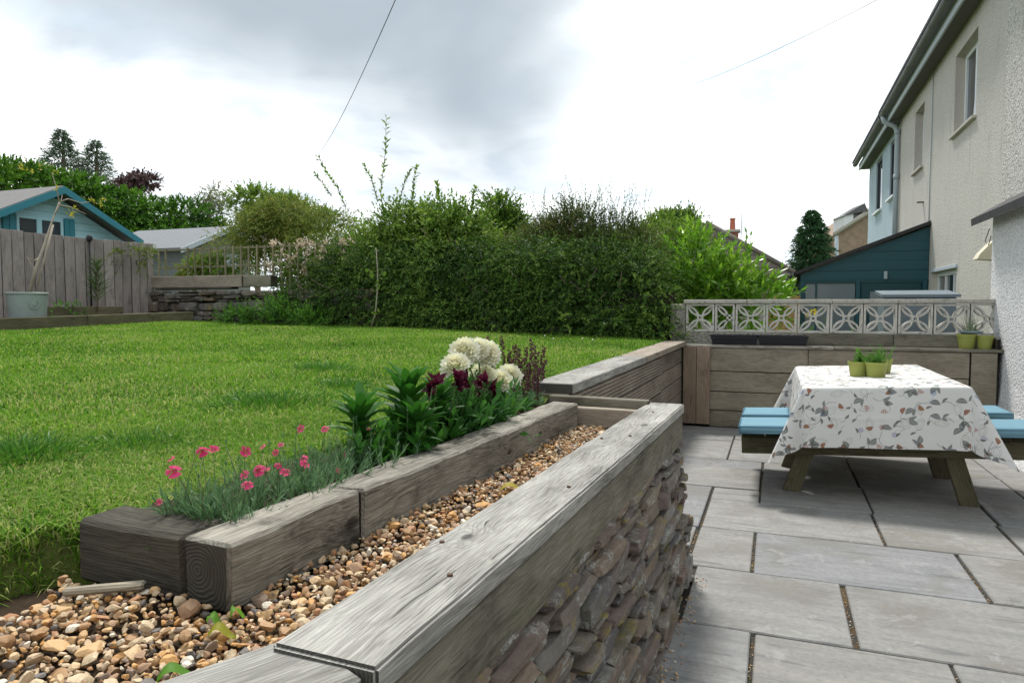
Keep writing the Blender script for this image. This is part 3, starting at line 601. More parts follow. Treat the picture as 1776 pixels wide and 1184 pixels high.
def wall_core():
    q = lambda s, o: A2 + wd*s + wn*o
    poly = [A2 + turn*1.3 - tn*.06, q(0, .0) - wn*.045, q(WL-.07, -.045), q(WL-.07, -.30), q(0, -.30), A2 + turn*1.3 - tn*.3]
    lowp = [A2 + turn*1.3 + tn*.02, q(0, .0), q(WL-.07, .0), q(WL-.07, -.30), q(0, -.30), A2 + turn*1.3 - tn*.3]
    V = [(*p, -.03) for p in lowp] + [(*p, .62) for p in poly]; n = 6
    F = [list(range(n))[::-1], list(range(n, 12))] + [[i, (i+1) % n, n+(i+1) % n, n+i] for i in range(n)]
    return mesh('core', V, F, M['core'])
link('core', wall_core(), wall)
def P3(p, z): return (float(p[0]), float(p[1]), z)
ctr = -.083
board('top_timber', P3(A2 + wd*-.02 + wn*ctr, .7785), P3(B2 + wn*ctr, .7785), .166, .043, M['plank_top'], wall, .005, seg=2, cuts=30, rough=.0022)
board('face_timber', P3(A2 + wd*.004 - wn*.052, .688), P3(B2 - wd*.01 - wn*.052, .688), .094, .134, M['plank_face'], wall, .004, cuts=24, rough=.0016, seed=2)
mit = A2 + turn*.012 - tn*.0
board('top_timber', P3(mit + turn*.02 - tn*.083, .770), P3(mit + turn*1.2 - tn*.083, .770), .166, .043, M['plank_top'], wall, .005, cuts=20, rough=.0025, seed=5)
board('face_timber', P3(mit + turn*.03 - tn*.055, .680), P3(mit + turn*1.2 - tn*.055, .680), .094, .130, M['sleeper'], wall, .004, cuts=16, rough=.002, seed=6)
# cross timbers closing the far end of the gravel strip
board('cross_timber', (-1.02, 3.235, .795), (-.535, 3.205, .795), .05, .045, M['plank_face'], wall, .004, cuts=8, rough=.0015, seed=8)
board('cross_timber', (-.99, 3.16, .735), (-.53, 3.135, .735), .05, .085, M['deck'], wall, .004, cuts=8, rough=.0015, seed=9)
board('end_timber', (-.40, 3.285, .70), (-.94, 3.315, .70), .05, .15, M['plank_face'], wall, .004, cuts=6, rough=.0015, seed=10)
for s_, o_ in ((.28, .03), (.42, -.06), (.9, .04), (1.55, -.05), (1.63, .03), (2.2, .0)):
    q = A2 + wd*s_ + wn*(ctr+o_); link('bolt_head', lathe_data([(.0, .0025), (.0045, .002), (.0052, .0), (.0052, -.01)], M['nail'], 'bolt_head', 10), wall, P3(q, .802))

# ---- timber-clad lawn edge running to the back of the patio
edge = thing('timber_lawn_edge', (-.95, 5.3, 0), 'grey timber clad lawn edge with ribbed horizontal boards and flat capping', 'wall')
board('capping_board', (-1.03, 3.30, .842), (-1.00, 5.20, .850), .215, .05, M['plank_top'], edge, .004, cuts=14, rough=.002, seed=21)
board('capping_board', (-1.00, 5.205, .850), (-.97, 7.44, .862), .215, .05, M['deck'], edge, .004, cuts=14, rough=.002, seed=22)
def ribbed(L, Wd, T, n, mat, depth=.004):
    """decking board along X: ribbed face towards +Y, width along Z"""
    prof = [(-T/2, -Wd/2), (T/2, -Wd/2)]; pw = Wd/n
    for i in range(n):
        z = -Wd/2 + pw*i; prof += [(T/2, z + pw*.1), (T/2, z + pw*.58), (T/2 - depth, z + pw*.66), (T/2 - depth, z + pw*.96)]
    prof += [(T/2, Wd/2), (-T/2, Wd/2)]
    n_ = len(prof); V = [(-L/2, y, z) for y, z in prof] + [(L/2, y, z) for y, z in prof]
    F = [list(range(n_)), list(range(n_, 2*n_))[::-1]] + [[i, n_+i, n_+(i+1) % n_, (i+1) % n_] for i in range(n_)]
    me = mesh('ribbed_board', V, F, mat); bm = bmesh.new(); bm.from_mesh(me); bmesh.ops.recalc_face_normals(bm, faces=bm.faces[:]); bm.to_mesh(me); bm.free(); return me
for k in range(5):
    zc = .745 - k*.152
    for (ya, yb) in ((3.33, 6.03), (6.045, 7.40)):
        me = ribbed(yb-ya, .138, .026, 6, M['deck'], .011)
        o = link('ribbed_board', me, edge, (-.925 + (.005 if ya > 5 else 0), (ya+yb)/2, zc), (0, 0, R(-90) + .004)); o.rotation_euler = (0, 0, R(-90) - .010)
box('backing', (-1.06, 3.34, .0), (-.958, 7.40, .815), M['core'], edge)
box('end_post', (-1.12, 3.285, .66), (-.945, 3.33, .816), M['plank_face'], edge)

# ---- raised timber bed along the back of the patio
bed = thing('raised_timber_bed', (.7, 7.6, 0), 'raised bed of wide horizontal timber boards across the back of the patio', 'planter')
zs = [.0, .175, .37, .58, .825]
BXR = 1.94
for k in range(4):
    xs = [-.62, 1.69] if k != 3 else [-.62, .32, 1.69]
    for a, b in zip(xs[:-1], xs[1:]):
        o = board('bed_board', (a+.002, 7.475 - .004*(k % 2), (zs[k]+zs[k+1])/2), (b-.002, 7.475 - .004*(k % 2), (zs[k]+zs[k+1])/2), .05, zs[k+1]-zs[k]-.008, M['bedboard'], bed, .004, cuts=10, rough=.0018, seed=30+k)
box('corner_board', (1.70, 7.445, .03), (1.905, 7.50, .822), M['bedboard'], bed, .004)
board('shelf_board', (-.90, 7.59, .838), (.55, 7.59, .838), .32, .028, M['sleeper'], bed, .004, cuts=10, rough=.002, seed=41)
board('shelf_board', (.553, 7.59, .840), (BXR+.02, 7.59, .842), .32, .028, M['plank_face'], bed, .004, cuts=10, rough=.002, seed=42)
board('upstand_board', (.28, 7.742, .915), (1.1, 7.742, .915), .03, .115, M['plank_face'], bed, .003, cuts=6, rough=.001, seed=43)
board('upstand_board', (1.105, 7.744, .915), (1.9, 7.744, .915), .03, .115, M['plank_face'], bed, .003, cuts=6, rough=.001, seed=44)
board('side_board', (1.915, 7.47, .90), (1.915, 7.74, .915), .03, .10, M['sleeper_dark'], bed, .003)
box('core', (-1.06, 7.5, -.01), (1.92, 7.74, .82), M['core'], bed, 0)
box('corner_fill', (-.965, 7.43, -.01), (-.87, 7.5, .815), M['sleeper_dark'], bed, .002)
panel = thing('decking_panel', (-.74, 7.42, 0), 'upright panel of reddish brown ribbed decking in the patio corner', 'panel')
for k in range(2):
    me = ribbed(.80, .132, .026, 7, M['deck_brown'])
    o = link('decking_board', me, panel, (-.815 + k*.136, 7.415, .43)); o.rotation_euler = Matrix(((0, 0, 1), (0, -1, 0), (1, 0, 0))).to_euler()

# ---- pierced concrete screen wall
scr = thing('screen_block_wall', (.5, 7.85, 0), 'low wall of pierced concrete screen blocks with flat coping behind the patio', 'wall')
def screen_block(s, w, T=.09, mat=None):
    """square frame with four half-ring ribs meeting in the middle; w < s gives a cut block"""
    V, F = [], []
    def hexa(c):
        n = len(V); V.extend(c); F.extend([[n+q for q in f] for f in ([0, 3, 2, 1], [4, 5, 6, 7], [0, 1, 5, 4], [1, 2, 6, 5], [2, 3, 7, 6], [3, 0, 4, 7])])
    h, t = s/2, .019
    def bar(x0, x1, z0, z1): hexa([(x0, -T/2, z0), (x1, -T/2, z0), (x1, T/2, z0), (x0, T/2, z0), (x0, -T/2, z1), (x1, -T/2, z1), (x1, T/2, z1), (x0, T/2, z1)])
    x1 = -h + w
    bar(-h, -h+t, -h, h); bar(x1-t, x1, -h, h); bar(-h+t, x1-t, -h, -h+t); bar(-h+t, x1-t, h-t, h)
    r0, r1 = h - t - .018 + .006, h - t + .006; seg = 16; D = T*.72
    for cx_, cz_, a0 in ((-h, 0, -90), (h, 0, 90), (0, -h, 0), (0, h, 180)):
        for i in range(seg):
            a, b = R(a0 + 180*i/seg), R(a0 + 180*(i+1)/seg)
            q = [(cx_ + r*math.cos(an), cz_ + r*math.sin(an)) for r, an in ((r0, a), (r1, a), (r1, b), (r0, b))]
            q = [(min(x, x1-t*.5), z) for x, z in q]
            if min(abs(q[0][0]-q[1][0]) + abs(q[0][1]-q[1][1]), 1) < 1e-5: continue
            hexa([(x, -D/2, z) for x, z in q] + [(x, D/2, z) for x, z in q])
    me = mesh('screen_block', V, F, mat); bm = bmesh.new(); bm.from_mesh(me); bmesh.ops.recalc_face_normals(bm, faces=bm.faces[:]); bm.to_mesh(me); bm.free(); return me
SB = .297; bx0 = -.905
bfull, bcut = screen_block(SB, SB, mat=M['concrete']), screen_block(SB, .20, mat=M['concrete'])
xx = bx0
for k in range(10):
    w_ = .20 if k == 1 else SB
    o = link('screen_block', bcut if k == 1 else bfull, scr, (xx + SB/2, 7.825 + random.uniform(-.004, .004), 1.125 + random.uniform(-.003, .003)), (0, random.uniform(-.008, .008), 0)); xx += w_ + .010
for a, b in ((-.93, -.28), (-.275, .55), (.555, 1.30), (1.305, 1.95)):
    board('coping_stone', (a, 7.825, 1.300), (b, 7.825, 1.300), .15, .042, M['coping'], scr, .006, cuts=5, rough=.003, seed=int(a*10)+60)
box('plinth', (-.93, 7.765, .5), (1.95, 7.885, .970), M['render_grey'], scr, .006)
box('pier', (-1.07, 7.755, .5), (-.912, 7.90, 1.276), M['render_grey'], scr, .012, cuts=4, rough=.006)

# ---- house, neighbour and extension on the right
def wall_holes(name, x, y0, y1, z0, z1, holes, mat, parent, depth=.14, revmat=None):
    """wall face in the plane X = x looking to -X, with openings (ya, yb, za, zb) and their reveals"""
    ys = sorted({y0, y1, *[h[0] for h in holes], *[h[1] for h in holes]}); zz = sorted({z0, z1, *[h[2] for h in holes], *[h[3] for h in holes]})
    V, F = [], []
    def quad(a, b, c, d): n = len(V); V.extend([a, b, c, d]); F.append([n, n+1, n+2, n+3])
    for i in range(len(ys)-1):
        for j in range(len(zz)-1):
            cy, cz = (ys[i]+ys[i+1])/2, (zz[j]+zz[j+1])/2
            if any(h[0] < cy < h[1] and h[2] < cz < h[3] for h in holes): continue
            quad((x, ys[i+1], zz[j]), (x, ys[i], zz[j]), (x, ys[i], zz[j+1]), (x, ys[i+1], zz[j+1]))
    D = x + 3.0
    quad((x, y0, z0), (D, y0, z0), (D, y0, z1), (x, y0, z1)); quad((D, y1, z0), (x, y1, z0), (x, y1, z1), (D, y1, z1))
    w = link(name, mesh(name, V, F, mat), parent)
    for (ya, yb, za, zb) in holes:
        V, F = [], []; X2 = x + depth
        quad((x, yb, za), (X2, yb, za), (X2, yb, zb), (x, yb, zb)); quad((X2, ya, za), (x, ya, za), (x, ya, zb), (X2, ya, zb))
        quad((x, ya, zb), (x, yb, zb), (X2, yb, zb), (X2, ya, zb)); quad((x, yb, za), (x, ya, za), (X2, ya, za), (X2, yb, za))
        link('reveal', mesh('reveal', V, F, revmat or mat), parent)
    return w
def window(parent, x, ya, yb, za, zb, fm, gm, mull=0, fr=.05, sill=None, silldrop=.05, opened=False):
    f = box('window', (x+.0, ya+fr*.9, za+fr*.9), (x+.012, yb-fr*.9, zb-fr*.9), gm, parent, 0)
    box('frame_side', (x-.03, ya, za), (x+.03, ya+fr, zb), fm, f, .004); box('frame_side', (x-.03, yb-fr, za), (x+.03, yb, zb), fm, f, .004)
    box('frame_rail', (x-.029, ya+fr, za), (x+.029, yb-fr, za+fr), fm, f, .004); box('frame_rail', (x-.029, ya+fr, zb-fr), (x+.029, yb-fr, zb), fm, f, .004)
    for i in range(mull):
        c = ya + (yb-ya)*(i+1)/(mull+1); box('mullion', (x-.028, c-.03, za+fr), (x+.028, c+.03, zb-fr), fm, f, .004)
    return f
HX, SOF = 2.39, 5.12
house = thing('harled_house', (HX, 12, 0), 'two storey beige roughcast house with overhanging eaves on the right', 'house')
H1, H2, H3 = (10.66, 11.85, 3.72, 4.85), (14.08, 14.93, 3.72, 4.83), (11.40, 13.05, .60, 1.795)
wall_holes('wall', HX, 9.25, 16.64, -.1, SOF+.02, [H1, H2, H3], M['harl_beige'], house, .17, M['reveal'])
box('wing_wall', (HX-.045, 4.0, 2.05), (HX+3, 9.25, SOF+.02), M['harl_wing'], house, 0)
window(house, HX+.15, H1[0], H1[1], H1[2], H1[3], M['upvc'], M['glass'], 1, .07)
sash = board('open_sash', (HX+.07, H1[0]+.28, H1[2]+.06), (HX+.10, H1[0]+.30, H1[3]-.5), .05, .05, M['upvc'], house)
window(house, HX+.16, H2[0], H2[1], H2[2], H2[3], M['upvc'], M['glass_pale'], 0, .06)
window(house, HX+.11, H3[0], H3[1], H3[2], H3[3], M['upvc'], M['glass'], 2, .07)
for h in (H1, H2, H3): box('sill', (HX-.055, h[0]-.05, h[2]-.045), (HX+.10, h[1]+.05, h[2]-.002), M['reveal'], house, .006)
box('lintel_board', (HX-.02, H3[0]-.05, H3[3]), (HX+.02, H3[1]+.05, H3[3]+.05), M['fascia'], house, .003)  # pale fascia-coloured board across the window head
tube('wall_cable', [(HX-.012, 13.35, 2.6), (HX-.014, 13.36, 3.4), (HX-.012, 13.34, 4.3), (HX-.014, 13.36, SOF)], .008, M['pipe'], house)
box('vent_bracket', (HX-.1, 13.9, 3.05), (HX-.002, 13.98, 3.07), M['bark'], house, .002)
def eaves(parent, y0, y1, dz=0.0):
    box('soffit', (HX-.22, y0, SOF+dz), (HX+.02, y1, SOF+.02+dz), M['soffit'], parent, 0)
    box('fascia', (HX-.25, y0, SOF-.03+dz), (HX-.22, y1, SOF+.15+dz), M['fascia'], parent, .003)
    n = 9; V, F = [], []
    for y in (y0, y1):
        for k in range(n+1):
            a = math.pi + math.pi*k/n; V.append((HX-.34 + .066*math.cos(a), y, SOF+.15+dz + .066*math.sin(a)))
    F = [[k, k+1, n+2+k, n+1+k] for k in range(n)]
    link('gutter', mesh('gutter', V, F, M['gutter'], True), parent)
    y = y0 + .4
    while y < y1:
        V2 = [(HX-.34 + .072*math.cos(math.pi + math.pi*k/n), yy, SOF+.152+dz + .072*math.sin(math.pi + math.pi*k/n)) for yy in (y, y+.05) for k in range(n+1)]
        link('gutter_bracket', mesh('gutter_bracket', V2, F, M['gutter'], True), parent); y += .92
    V = [(HX-.42, y0, SOF+.17+dz), (HX-.42, y1, SOF+.17+dz), (HX+3.2, y1, SOF+2.6+dz), (HX+3.2, y0, SOF+2.6+dz)]; V += [(a, b, c+.05) for a, b, c in V]
    link('roof', mesh('roof', V, [[3, 2, 1, 0], [4, 5, 6, 7], [0, 1, 5, 4], [1, 2, 6, 5], [2, 3, 7, 6], [3, 0, 4, 7]], M['slate']), parent)
eaves(house, 3.8, 16.64)
blue = thing('pale_blue_house', (HX, 19, 0), 'pale blue rendered house with dark tall windows beyond the beige one', 'house')
B1, B2_ = (19.2, 20.25, 3.63, 4.95), (17.05, 17.95, 3.66, 4.93)
wall_holes('wall', HX+.005, 16.645, 21.75, -.1, SOF+.02, [B1, B2_], M['render_blue'], blue, .12)
for b in (B1, B2_):
    window(blue, HX+.06, *b, M['anth'], M['glass'], 0, .06); box('sill', (HX-.07, b[0]-.06, b[2]-.05), (HX+.06, b[1]+.06, b[2]-.002), M['upvc'], blue, .005)
eaves(blue, 16.645, 21.95, -.04)
tube('downpipe', [(HX-.34, 16.55, SOF+.10), (HX-.31, 16.55, SOF-.02), (HX-.12, 16.55, SOF-.12), (HX-.06, 16.55, SOF-.25), (HX-.06, 16.55, 3.8), (HX-.06, 16.55, 2.3)], .05, M['pipe'], house, 10)
for zc in (SOF-.3, 3.9): tube('pipe_collar', [(HX-.06, 16.55, zc), (HX-.06, 16.55, zc+.1)], .062, M['pipe'], house, 10)
vp = onX(1714, 443, HX)
hood = thing('vent_hood', (HX, 9.62, 1.8), 'cream wedge shaped vent hood on the beige house wall', 'vent')
prism('hood_shell', [(HX-.002, 1.78), (HX-.20, 1.80), (HX-.17, 1.86), (HX-.05, 2.00), (HX-.002, 2.02)], 'y', 9.48, 9.70, M['cream'], hood)

ext = thing('roughcast_extension', (1.95, 6, 0), 'single storey white roughcast extension with dark slate eaves at the right edge', 'building')
prof = [(1.95, 2.10), (1.95, .95), (1.945, .55), (1.925, .34), (1.89, .2), (1.83, .08), (1.78, -.02), (2.34, -.02), (2.34, 2.10)]
prism('wall', prof, 'y', -2.2, 7.93, M['harl_white'], ext)
box('unseen_shade_wing', (-2.6, -5.5, -.05), (2.34, -2.205, 3.0), M['harl_white'], ext, 0)  # unseen wing added behind the camera to shade faces turned towards it
V = []; xs_, y0 = (1.74, 2.45), 2.0
prism('roof_edge', [(1.825, 2.075), (1.825, 2.11), (2.40, 2.43), (2.40, 2.39)], 'y', -2.2, 8.06, M['roofdark'], ext)
for k in range(16):
    prism('eave_slate', [(1.80, 2.035), (1.795, 2.105), (2.10, 2.29), (2.10, 2.25)], 'y', 8.06-.335*(k+1), 8.06-.335*k-.006, M['roofdark'], ext)
tube('gutter_wire', [(1.93, 7.95, 2.0), (1.90, 7.97, 1.88), (1.93, 7.97, 1.84), (1.945, 7.95, 1.93)], .004, M['wire'], ext)

lean = thing('teal_lean_to', (1.4, 13.3, 0), 'dark teal boarded lean-to against the beige house with sloping roof', 'lean-to')
LY = 13.3; zl = lambda x: 1.80 + (x-.39)*(2.56-1.80)/(2.36-.39)
box('head_rail', (.42, LY-.02, 1.645), (2.38, LY+.02, 1.71), M['teal_dark'], lean, .003)
for k, (a, b) in enumerate([(1.705, 1.86), (1.865, 2.02), (2.025, 2.18), (2.185, 2.34), (2.345, 2.56)]):
    xa = .40 if a < 1.8 else .39 + (a-1.80)/(.76)*1.97; xb = .39 + (b-1.80)/.76*1.97
    xb = min(max(xb, xa+.02), 2.37)
    if b < 1.9: poly = [(.42, a), (2.38, a), (2.38, b), (xb, b), (.42, zl(.42))]
    else: poly = [(xa, a), (2.38, a), (2.38, b), (xb, b)]
    prism('plank', poly, 'y', LY - .012 - .006*(k % 2), LY + .03, M['teal'], lean)
    if k: box('plank_groove', (xa+.05, LY-.02, a-.006), (2.38, LY-.008, a-.001), M['teal_dark'], lean, 0)
prism('roof', [(.30, 1.79), (2.38, 2.60), (2.38, 2.66), (.30, 1.85)], 'y', LY-.10, LY+3.0, M['roofdark'], lean)
for xa in (.42, 1.30, 2.30): box('post', (xa, LY-.03, 0), (xa+.07, LY+.03, 1.70), M['teal'], lean, .004)
box('window_pane', (.50, LY, .8), (1.29, LY+.01, 1.66), M['glass_pale'], lean, 0); box('window_bar', (.66, LY-.02, .8), (.69, LY, 1.66), M['teal'], lean, .002); box('blind', (.86, LY+.02, .8), (1.28, LY+.03, 1.66), M['box'], lean, 0)
box('inner_panel', (.45, LY+.05, 0), (2.37, LY+.07, 1.70), M['anth'], lean, 0)
box('door', (1.38, LY-.01, .02), (2.29, LY+.02, 1.66), M['teal_dark'], lean, .006); box('door_pane', (1.52, LY-.02, .8), (2.15, LY-.011, 1.50), M['glass_pale'], lean, .003)
box('lamp', (1.72, LY-.07, 1.71), (1.77, LY-.03, 1.84), M['pipe'], lean, .004); box('side_wall', (.42, LY+.03, 0), (.47, LY+3, 1.80), M['teal'], lean, 0)
tube('gutter', [(.29, LY-.1, 1.79), (.29, LY+3, 1.79)], .045, M['anth'], lean, 8); tube('downpipe', [(.29, LY-.06, 1.79), (.33, LY-.05, 1.62), (.35, LY-.04, 0)], .032, M['anth'], lean, 8)
sbx = thing('storage_box_lid', (1.5, 8.6, 0), 'blue grey storage box with low sloping lid behind the screen wall', 'storage box')
prism('body', [(8.45, -.05), (8.95, -.05), (8.95, 1.38), (8.45, 1.34)], 'x', 1.11, 1.78, M['box'], sbx); prism('lid', [(8.41, 1.345), (8.99, 1.40), (8.99, 1.43), (8.41, 1.375)], 'x', 1.08, 1.81, M['box'], sbx)

# ---- left boundary: plank fence, beds, stone wall with sleeper, trellis
FX = -8.6
fence = thing('plank_fence', (FX, 6, 1.0), 'weathered grey vertical plank fence along the left side of the lawn', 'fence')
y = 2.2; k = 0
while y < 7.66:
    w_ = random.uniform(.115, .15); top = 2.16 + random.uniform(-.008, .008)
    fx = FX + random.uniform(-.007, .007)
    board('fence_plank', (fx, y + w_/2, 1.00), (fx, y + w_/2, top), w_ - random.uniform(.008, .017), .022, M['fence'], fence, .003)
    y += w_; k += 1
box('gap_shade_sheet', (FX-.075, 2.2, 1.0), (FX-.035, 7.66, 2.12), M['sleeper_dark'], fence, 0)  # one dark sheet added behind the planks so their gaps read as shade
for zc in (1.25, 1.95): board('fence_rail', (FX-.10, 2.2, zc), (FX-.10, 7.66, zc), .04, .08, M['fence'], fence)
fb = thing('fence_bed_edging', (-8, 6, 1), 'low timber edging of the narrow bed under the plank fence', 'edging')
zf = lambda x, y: float(lawn_z(x, y))
for a, b in ((2.2, 4.3), (4.305, 5.9), (5.905, 7.5)):
    board('edging_timber', (-7.62, a, zf(-7.62, a)+.06), (-7.62, b, zf(-7.62, b)+.06), .07, .15, M['sleeper_dark'] if b < 4 else M['bench'], fb, .005, cuts=6, rough=.003, seed=int(a*3))
board('back_timber', (-8.05, 5.62, 1.19), (-8.05, 6.75, 1.195), .06, .11, M['bench'], fb, .004, cuts=4, rough=.003)
V = [(-8.62, 2.2, 1.10), (-7.62, 2.2, 1.06), (-7.62, 7.6, 1.10), (-8.62, 7.6, 1.13)]
link('bed_soil', mesh('bed_soil', V, [[0, 1, 2, 3]], M['soil']), fb)

bwall = thing('boundary_stone_wall', (-6, 7.85, 1), 'rough old stone boundary wall topped by a long grey sleeper, beyond the lawn', 'wall')
GS = []
for s in range(12):
    me = STONES[s].copy(); me.materials.clear(); me.materials.append(M['stone_grey']); GS.append(me)
def place_b(s, z, pr): return (-8.55 + s, 7.78 - pr*1.6, z), 0.0
lay_stones(bwall, 3.75, .98, 1.47, place_b, (.08, .26), (.028, .085), .2, .03, GS, random.Random(5), 'boundary_stone')
def place_b2(s, z, pr): return (-4.75 + s, 7.80 - pr*1.6, z), 0.0
lay_stones(bwall, 3.25, .90, 1.26, place_b2, (.14, .36), (.06, .14), .2, .03, GS, random.Random(6), 'boundary_stone')
box('core', (-8.6, 7.83, .6), (-1.05, 8.15, 1.40), M['core'], bwall, 0)
board('sleeper_cap', (-8.72, 7.80, 1.60), (-6.93, 7.80, 1.60), .17, .165, M['deck'], bwall, .006, cuts=10, rough=.003, seed=71)
board('sleeper_cap', (-6.925, 7.81, 1.60), (-6.45, 7.81, 1.595), .15, .16, M['plank_face'], bwall, .006, cuts=5, rough=.003, seed=72)
board('packing_board', (-8.5, 7.77, 1.497), (-7.1, 7.77, 1.505), .16, .025, M['sleeper_dark'], bwall, .004)
trel = thing('garden_trellis', (-7, 8.0, 1.4), 'pale timber trellis of thin square laths standing on the stone wall', 'trellis')
for k in range(24):
    x = -8.75 + k*.142
    if -8.5 < x < -8.3: continue
    z0 = 1.66 if x < -6.6 else 1.42
    board('trellis_lath', (x, 8.0, z0), (x + random.uniform(-.006, .006), 8.0, 2.12 + random.uniform(-.01, .01)), .018, .026, M['trellis'], trel, .002)
for zc in (1.55, 1.83, 2.09): board('trellis_rail', (-8.8 if zc > 1.6 else -6.6, 8.018, zc), (-5.4, 8.018, zc), .016, .026, M['trellis'], trel, .002)

# ---- sheds over the fence
sm_ = thing('blue_summerhouse', (-11, 8, 1), 'pale blue weatherboarded summerhouse with teal trim and shutters behind the fence', 'summerhouse')
SX = -10.5; RY, RZ = 7.62, 3.06; EY0, EY1, EZ = 6.0, 9.02, 2.36
slope = (RZ - EZ)/(EY1 - RY)
b = 1.2
while b < RZ - .08:
    t = min(b + .115, RZ - .06); h = lambda z: (RZ - .07 - z)/slope
    ya, yb = max(RY - h(b), EY0+.12), min(RY + h(b), EY1-.12); yc, yd = max(RY - h(t), EY0+.12), min(RY + h(t), EY1-.12)
    if yd - yc > .02:
        prism('weatherboard', [(ya, b+.004), (yb, b+.004), (yd, t), (yc, t)], 'x', SX - .03, SX + (.0 if True else 0), M['sh_blue'], sm_)
        box('board_lip', (SX-.001, ya+.02, b+.004), (SX+.007, yb-.02, b+.018), M['sh_blue'], sm_, .001)
    b = t
for sgn, ye in ((-1, EY0), (1, EY1)):
    d = RZ - slope*abs(ye-RY)
    prism('roof_slope', [(RY, RZ), (ye, d), (ye, d+.035), (RY, RZ+.035)], 'x', SX-3.2, SX+.28, M['felt_brown'], sm_)
    prism('bargeboard', [(RY, RZ-.085), (ye, d-.085), (ye, d+.02), (RY, RZ+.02)], 'x', SX+.281, SX+.305, M['sh_teal'], sm_)
box('back_wall', (SX-3, EY0+.15, 1.0), (SX-.035, EY1-.15, EZ-.1), M['sh_blue'], sm_, 0)
for ya, yb, nm in ((7.10, 7.36, 'window_pane'), (7.44, 7.74, 'window_pane')): box(nm, (SX+.002, ya, 1.9), (SX+.012, yb, 2.56), M['glass'], sm_, .002)
for ya, yb in ((7.06, 7.10), (7.36, 7.44), (7.74, 7.78)): box('window_frame', (SX+.002, ya, 1.86), (SX+.03, yb, 2.60), M['sh_blue'], sm_, .002)
box('window_frame', (SX+.002, 7.10, 2.56), (SX+.028, 7.74, 2.60), M['sh_blue'], sm_, .002)
for ya, yb in ((6.86, 6.95), (6.955, 7.045), (7.80, 7.88), (7.885, 7.97)): box('shutter', (SX+.006, ya, 1.85), (SX+.035, yb, 2.63), M['sh_teal'], sm_, .003)

gs = thing('grey_felt_shed', (-9.6, 10.2, 1), 'small shed with grey felt roof and pale bargeboards beyond the trellis', 'shed')
GX0 = -9.3; gry, grz = 10.13, 2.68
for ye, d in ((8.95, 2.20), (10.85, 2.30)):
    prism('roof_slope', [(gry, grz), (ye, d), (ye, d+.03), (gry, grz+.03)], 'x', GX0-2.3, GX0, M['felt'], gs)
    prism('bargeboard', [(gry, grz-.06), (ye, d-.06), (ye, d+.025), (gry, grz+.035)], 'x', GX0+.002, GX0+.026, M['barge'], gs)
prism('gable_wall', [(9.15, 1.0), (10.75, 1.0), (10.75, 2.28), (gry, 2.60), (9.15, 2.22)], 'x', GX0-.18, GX0-.14, M['shed_wall'], gs)
box('long_wall', (GX0-2.2, 9.16, 1.0), (GX0-.19, 9.20, 2.22), M['shed_wall'], gs, 0)
for k in range(4): box('window_pane', (GX0-.139, 9.75 + k*.16, 1.95), (GX0-.13, 9.89 + k*.16, 2.20), M['glass_white'], gs, .002)

# ---- far houses
bun = thing('tiled_bungalow', (0, 30, 0), 'distant bungalow with brown tiled hip roof and red brick chimney', 'house')
pa, pb = onD(1225, 388, 30), onD(1378, 475, 28.5)
def roofplane(name, c, mat, parent, n=9):
    """quad a(top-left) b(top-right) c(bottom-right) d(bottom-left): courses of tiles as overlapping strips"""
    a, b, cc, d = [np.array(q, float) for q in c]; nv = nrm(np.cross(b-a, d-a)[None])[0]
    if nv[2] < 0: nv = -nv
    for i in range(n):
        t0, t1 = i/n, (i+1.12)/n
        q = [a+(d-a)*t0, b+(cc-b)*t0, b+(cc-b)*t1, a+(d-a)*t1]; q2 = [q[0]+nv*.0, q[1]+nv*.0, q[2]+nv*.05, q[3]+nv*.05]
        V = [*q2, *[p - nv*.03 for p in q2]]
        link(name, mesh(name, V, [[0, 1, 2, 3], [7, 6, 5, 4], [3, 2, 6, 7], [0, 4, 5, 1], [1, 5, 6, 2], [0, 3, 7, 4]], mat), parent)
tl = onD(1080, 300, 33); ze = pb[2]
top = pa.copy(); lft = top + np.array([-7, 1.2, 0]); 
roofplane('tile_course', (lft, top, (pb[0], pb[1], ze), (lft[0]-2, lft[1]-3, ze)), M['tile_brown'], bun, 8)
rb_ = np.array([pb[0]+.3, pb[1]+9, ze]); roofplane('tile_course', (top, top + np.array([.1, 4, 0]), rb_, (pb[0], pb[1], ze)), M['tile_brown'], bun, 8)
tube('hip_tile', [tuple(top + np.array([0, 0, .06])), (pb[0], pb[1]-.02, ze+.06)], .11, M['tile_brown'], bun, 6)
box('wall', (lft[0]-1.5, pb[1]+.3, 0), (pb[0]-.4, pb[1]+8, ze-.02), M['render_grey'], bun, 0); box('gutter', (lft[0]-2, pb[1]-.12, ze-.1), (pb[0], pb[1]-.02, ze), M['gutter'], bun, 0)
ch = onD(1270, 425, 31)
box('chimney', (ch[0]-.25, ch[1]-.25, ch[2]-.6), (ch[0]+.25, ch[1]+.25, ch[2]+.55), M['brick'], bun, .01); box('chimney_cap', (ch[0]-.33, ch[1]-.33, ch[2]+.551), (ch[0]+.33, ch[1]+.33, ch[2]+.66), M['coping'], bun, .01)
link('chimney_pot', lathe_data([(.13, 0), (.12, .1), (.105, .45), (.13, .47), (.13, .52), (.08, .52)], M['terracotta'], 'chimney_pot', 14), bun, (ch[0], ch[1], ch[2]+.66))
tube('aerial_mast', [(ch[0]+.38, ch[1], ch[2]-.2), (ch[0]+.38, ch[1], ch[2]+1.35)], .018, M['aerial'], bun); 
for zc in (1.28, 1.2): tube('aerial_bar', [(ch[0]+.2, ch[1], ch[2]+zc), (ch[0]+.56, ch[1]+.1, ch[2]+zc)], .012, M['aerial'], bun)
sh = thing('far_stone_house', (12, 44, 0), 'far house with brown rubble gable and white dormer past the conifer', 'house')
D2 = 45
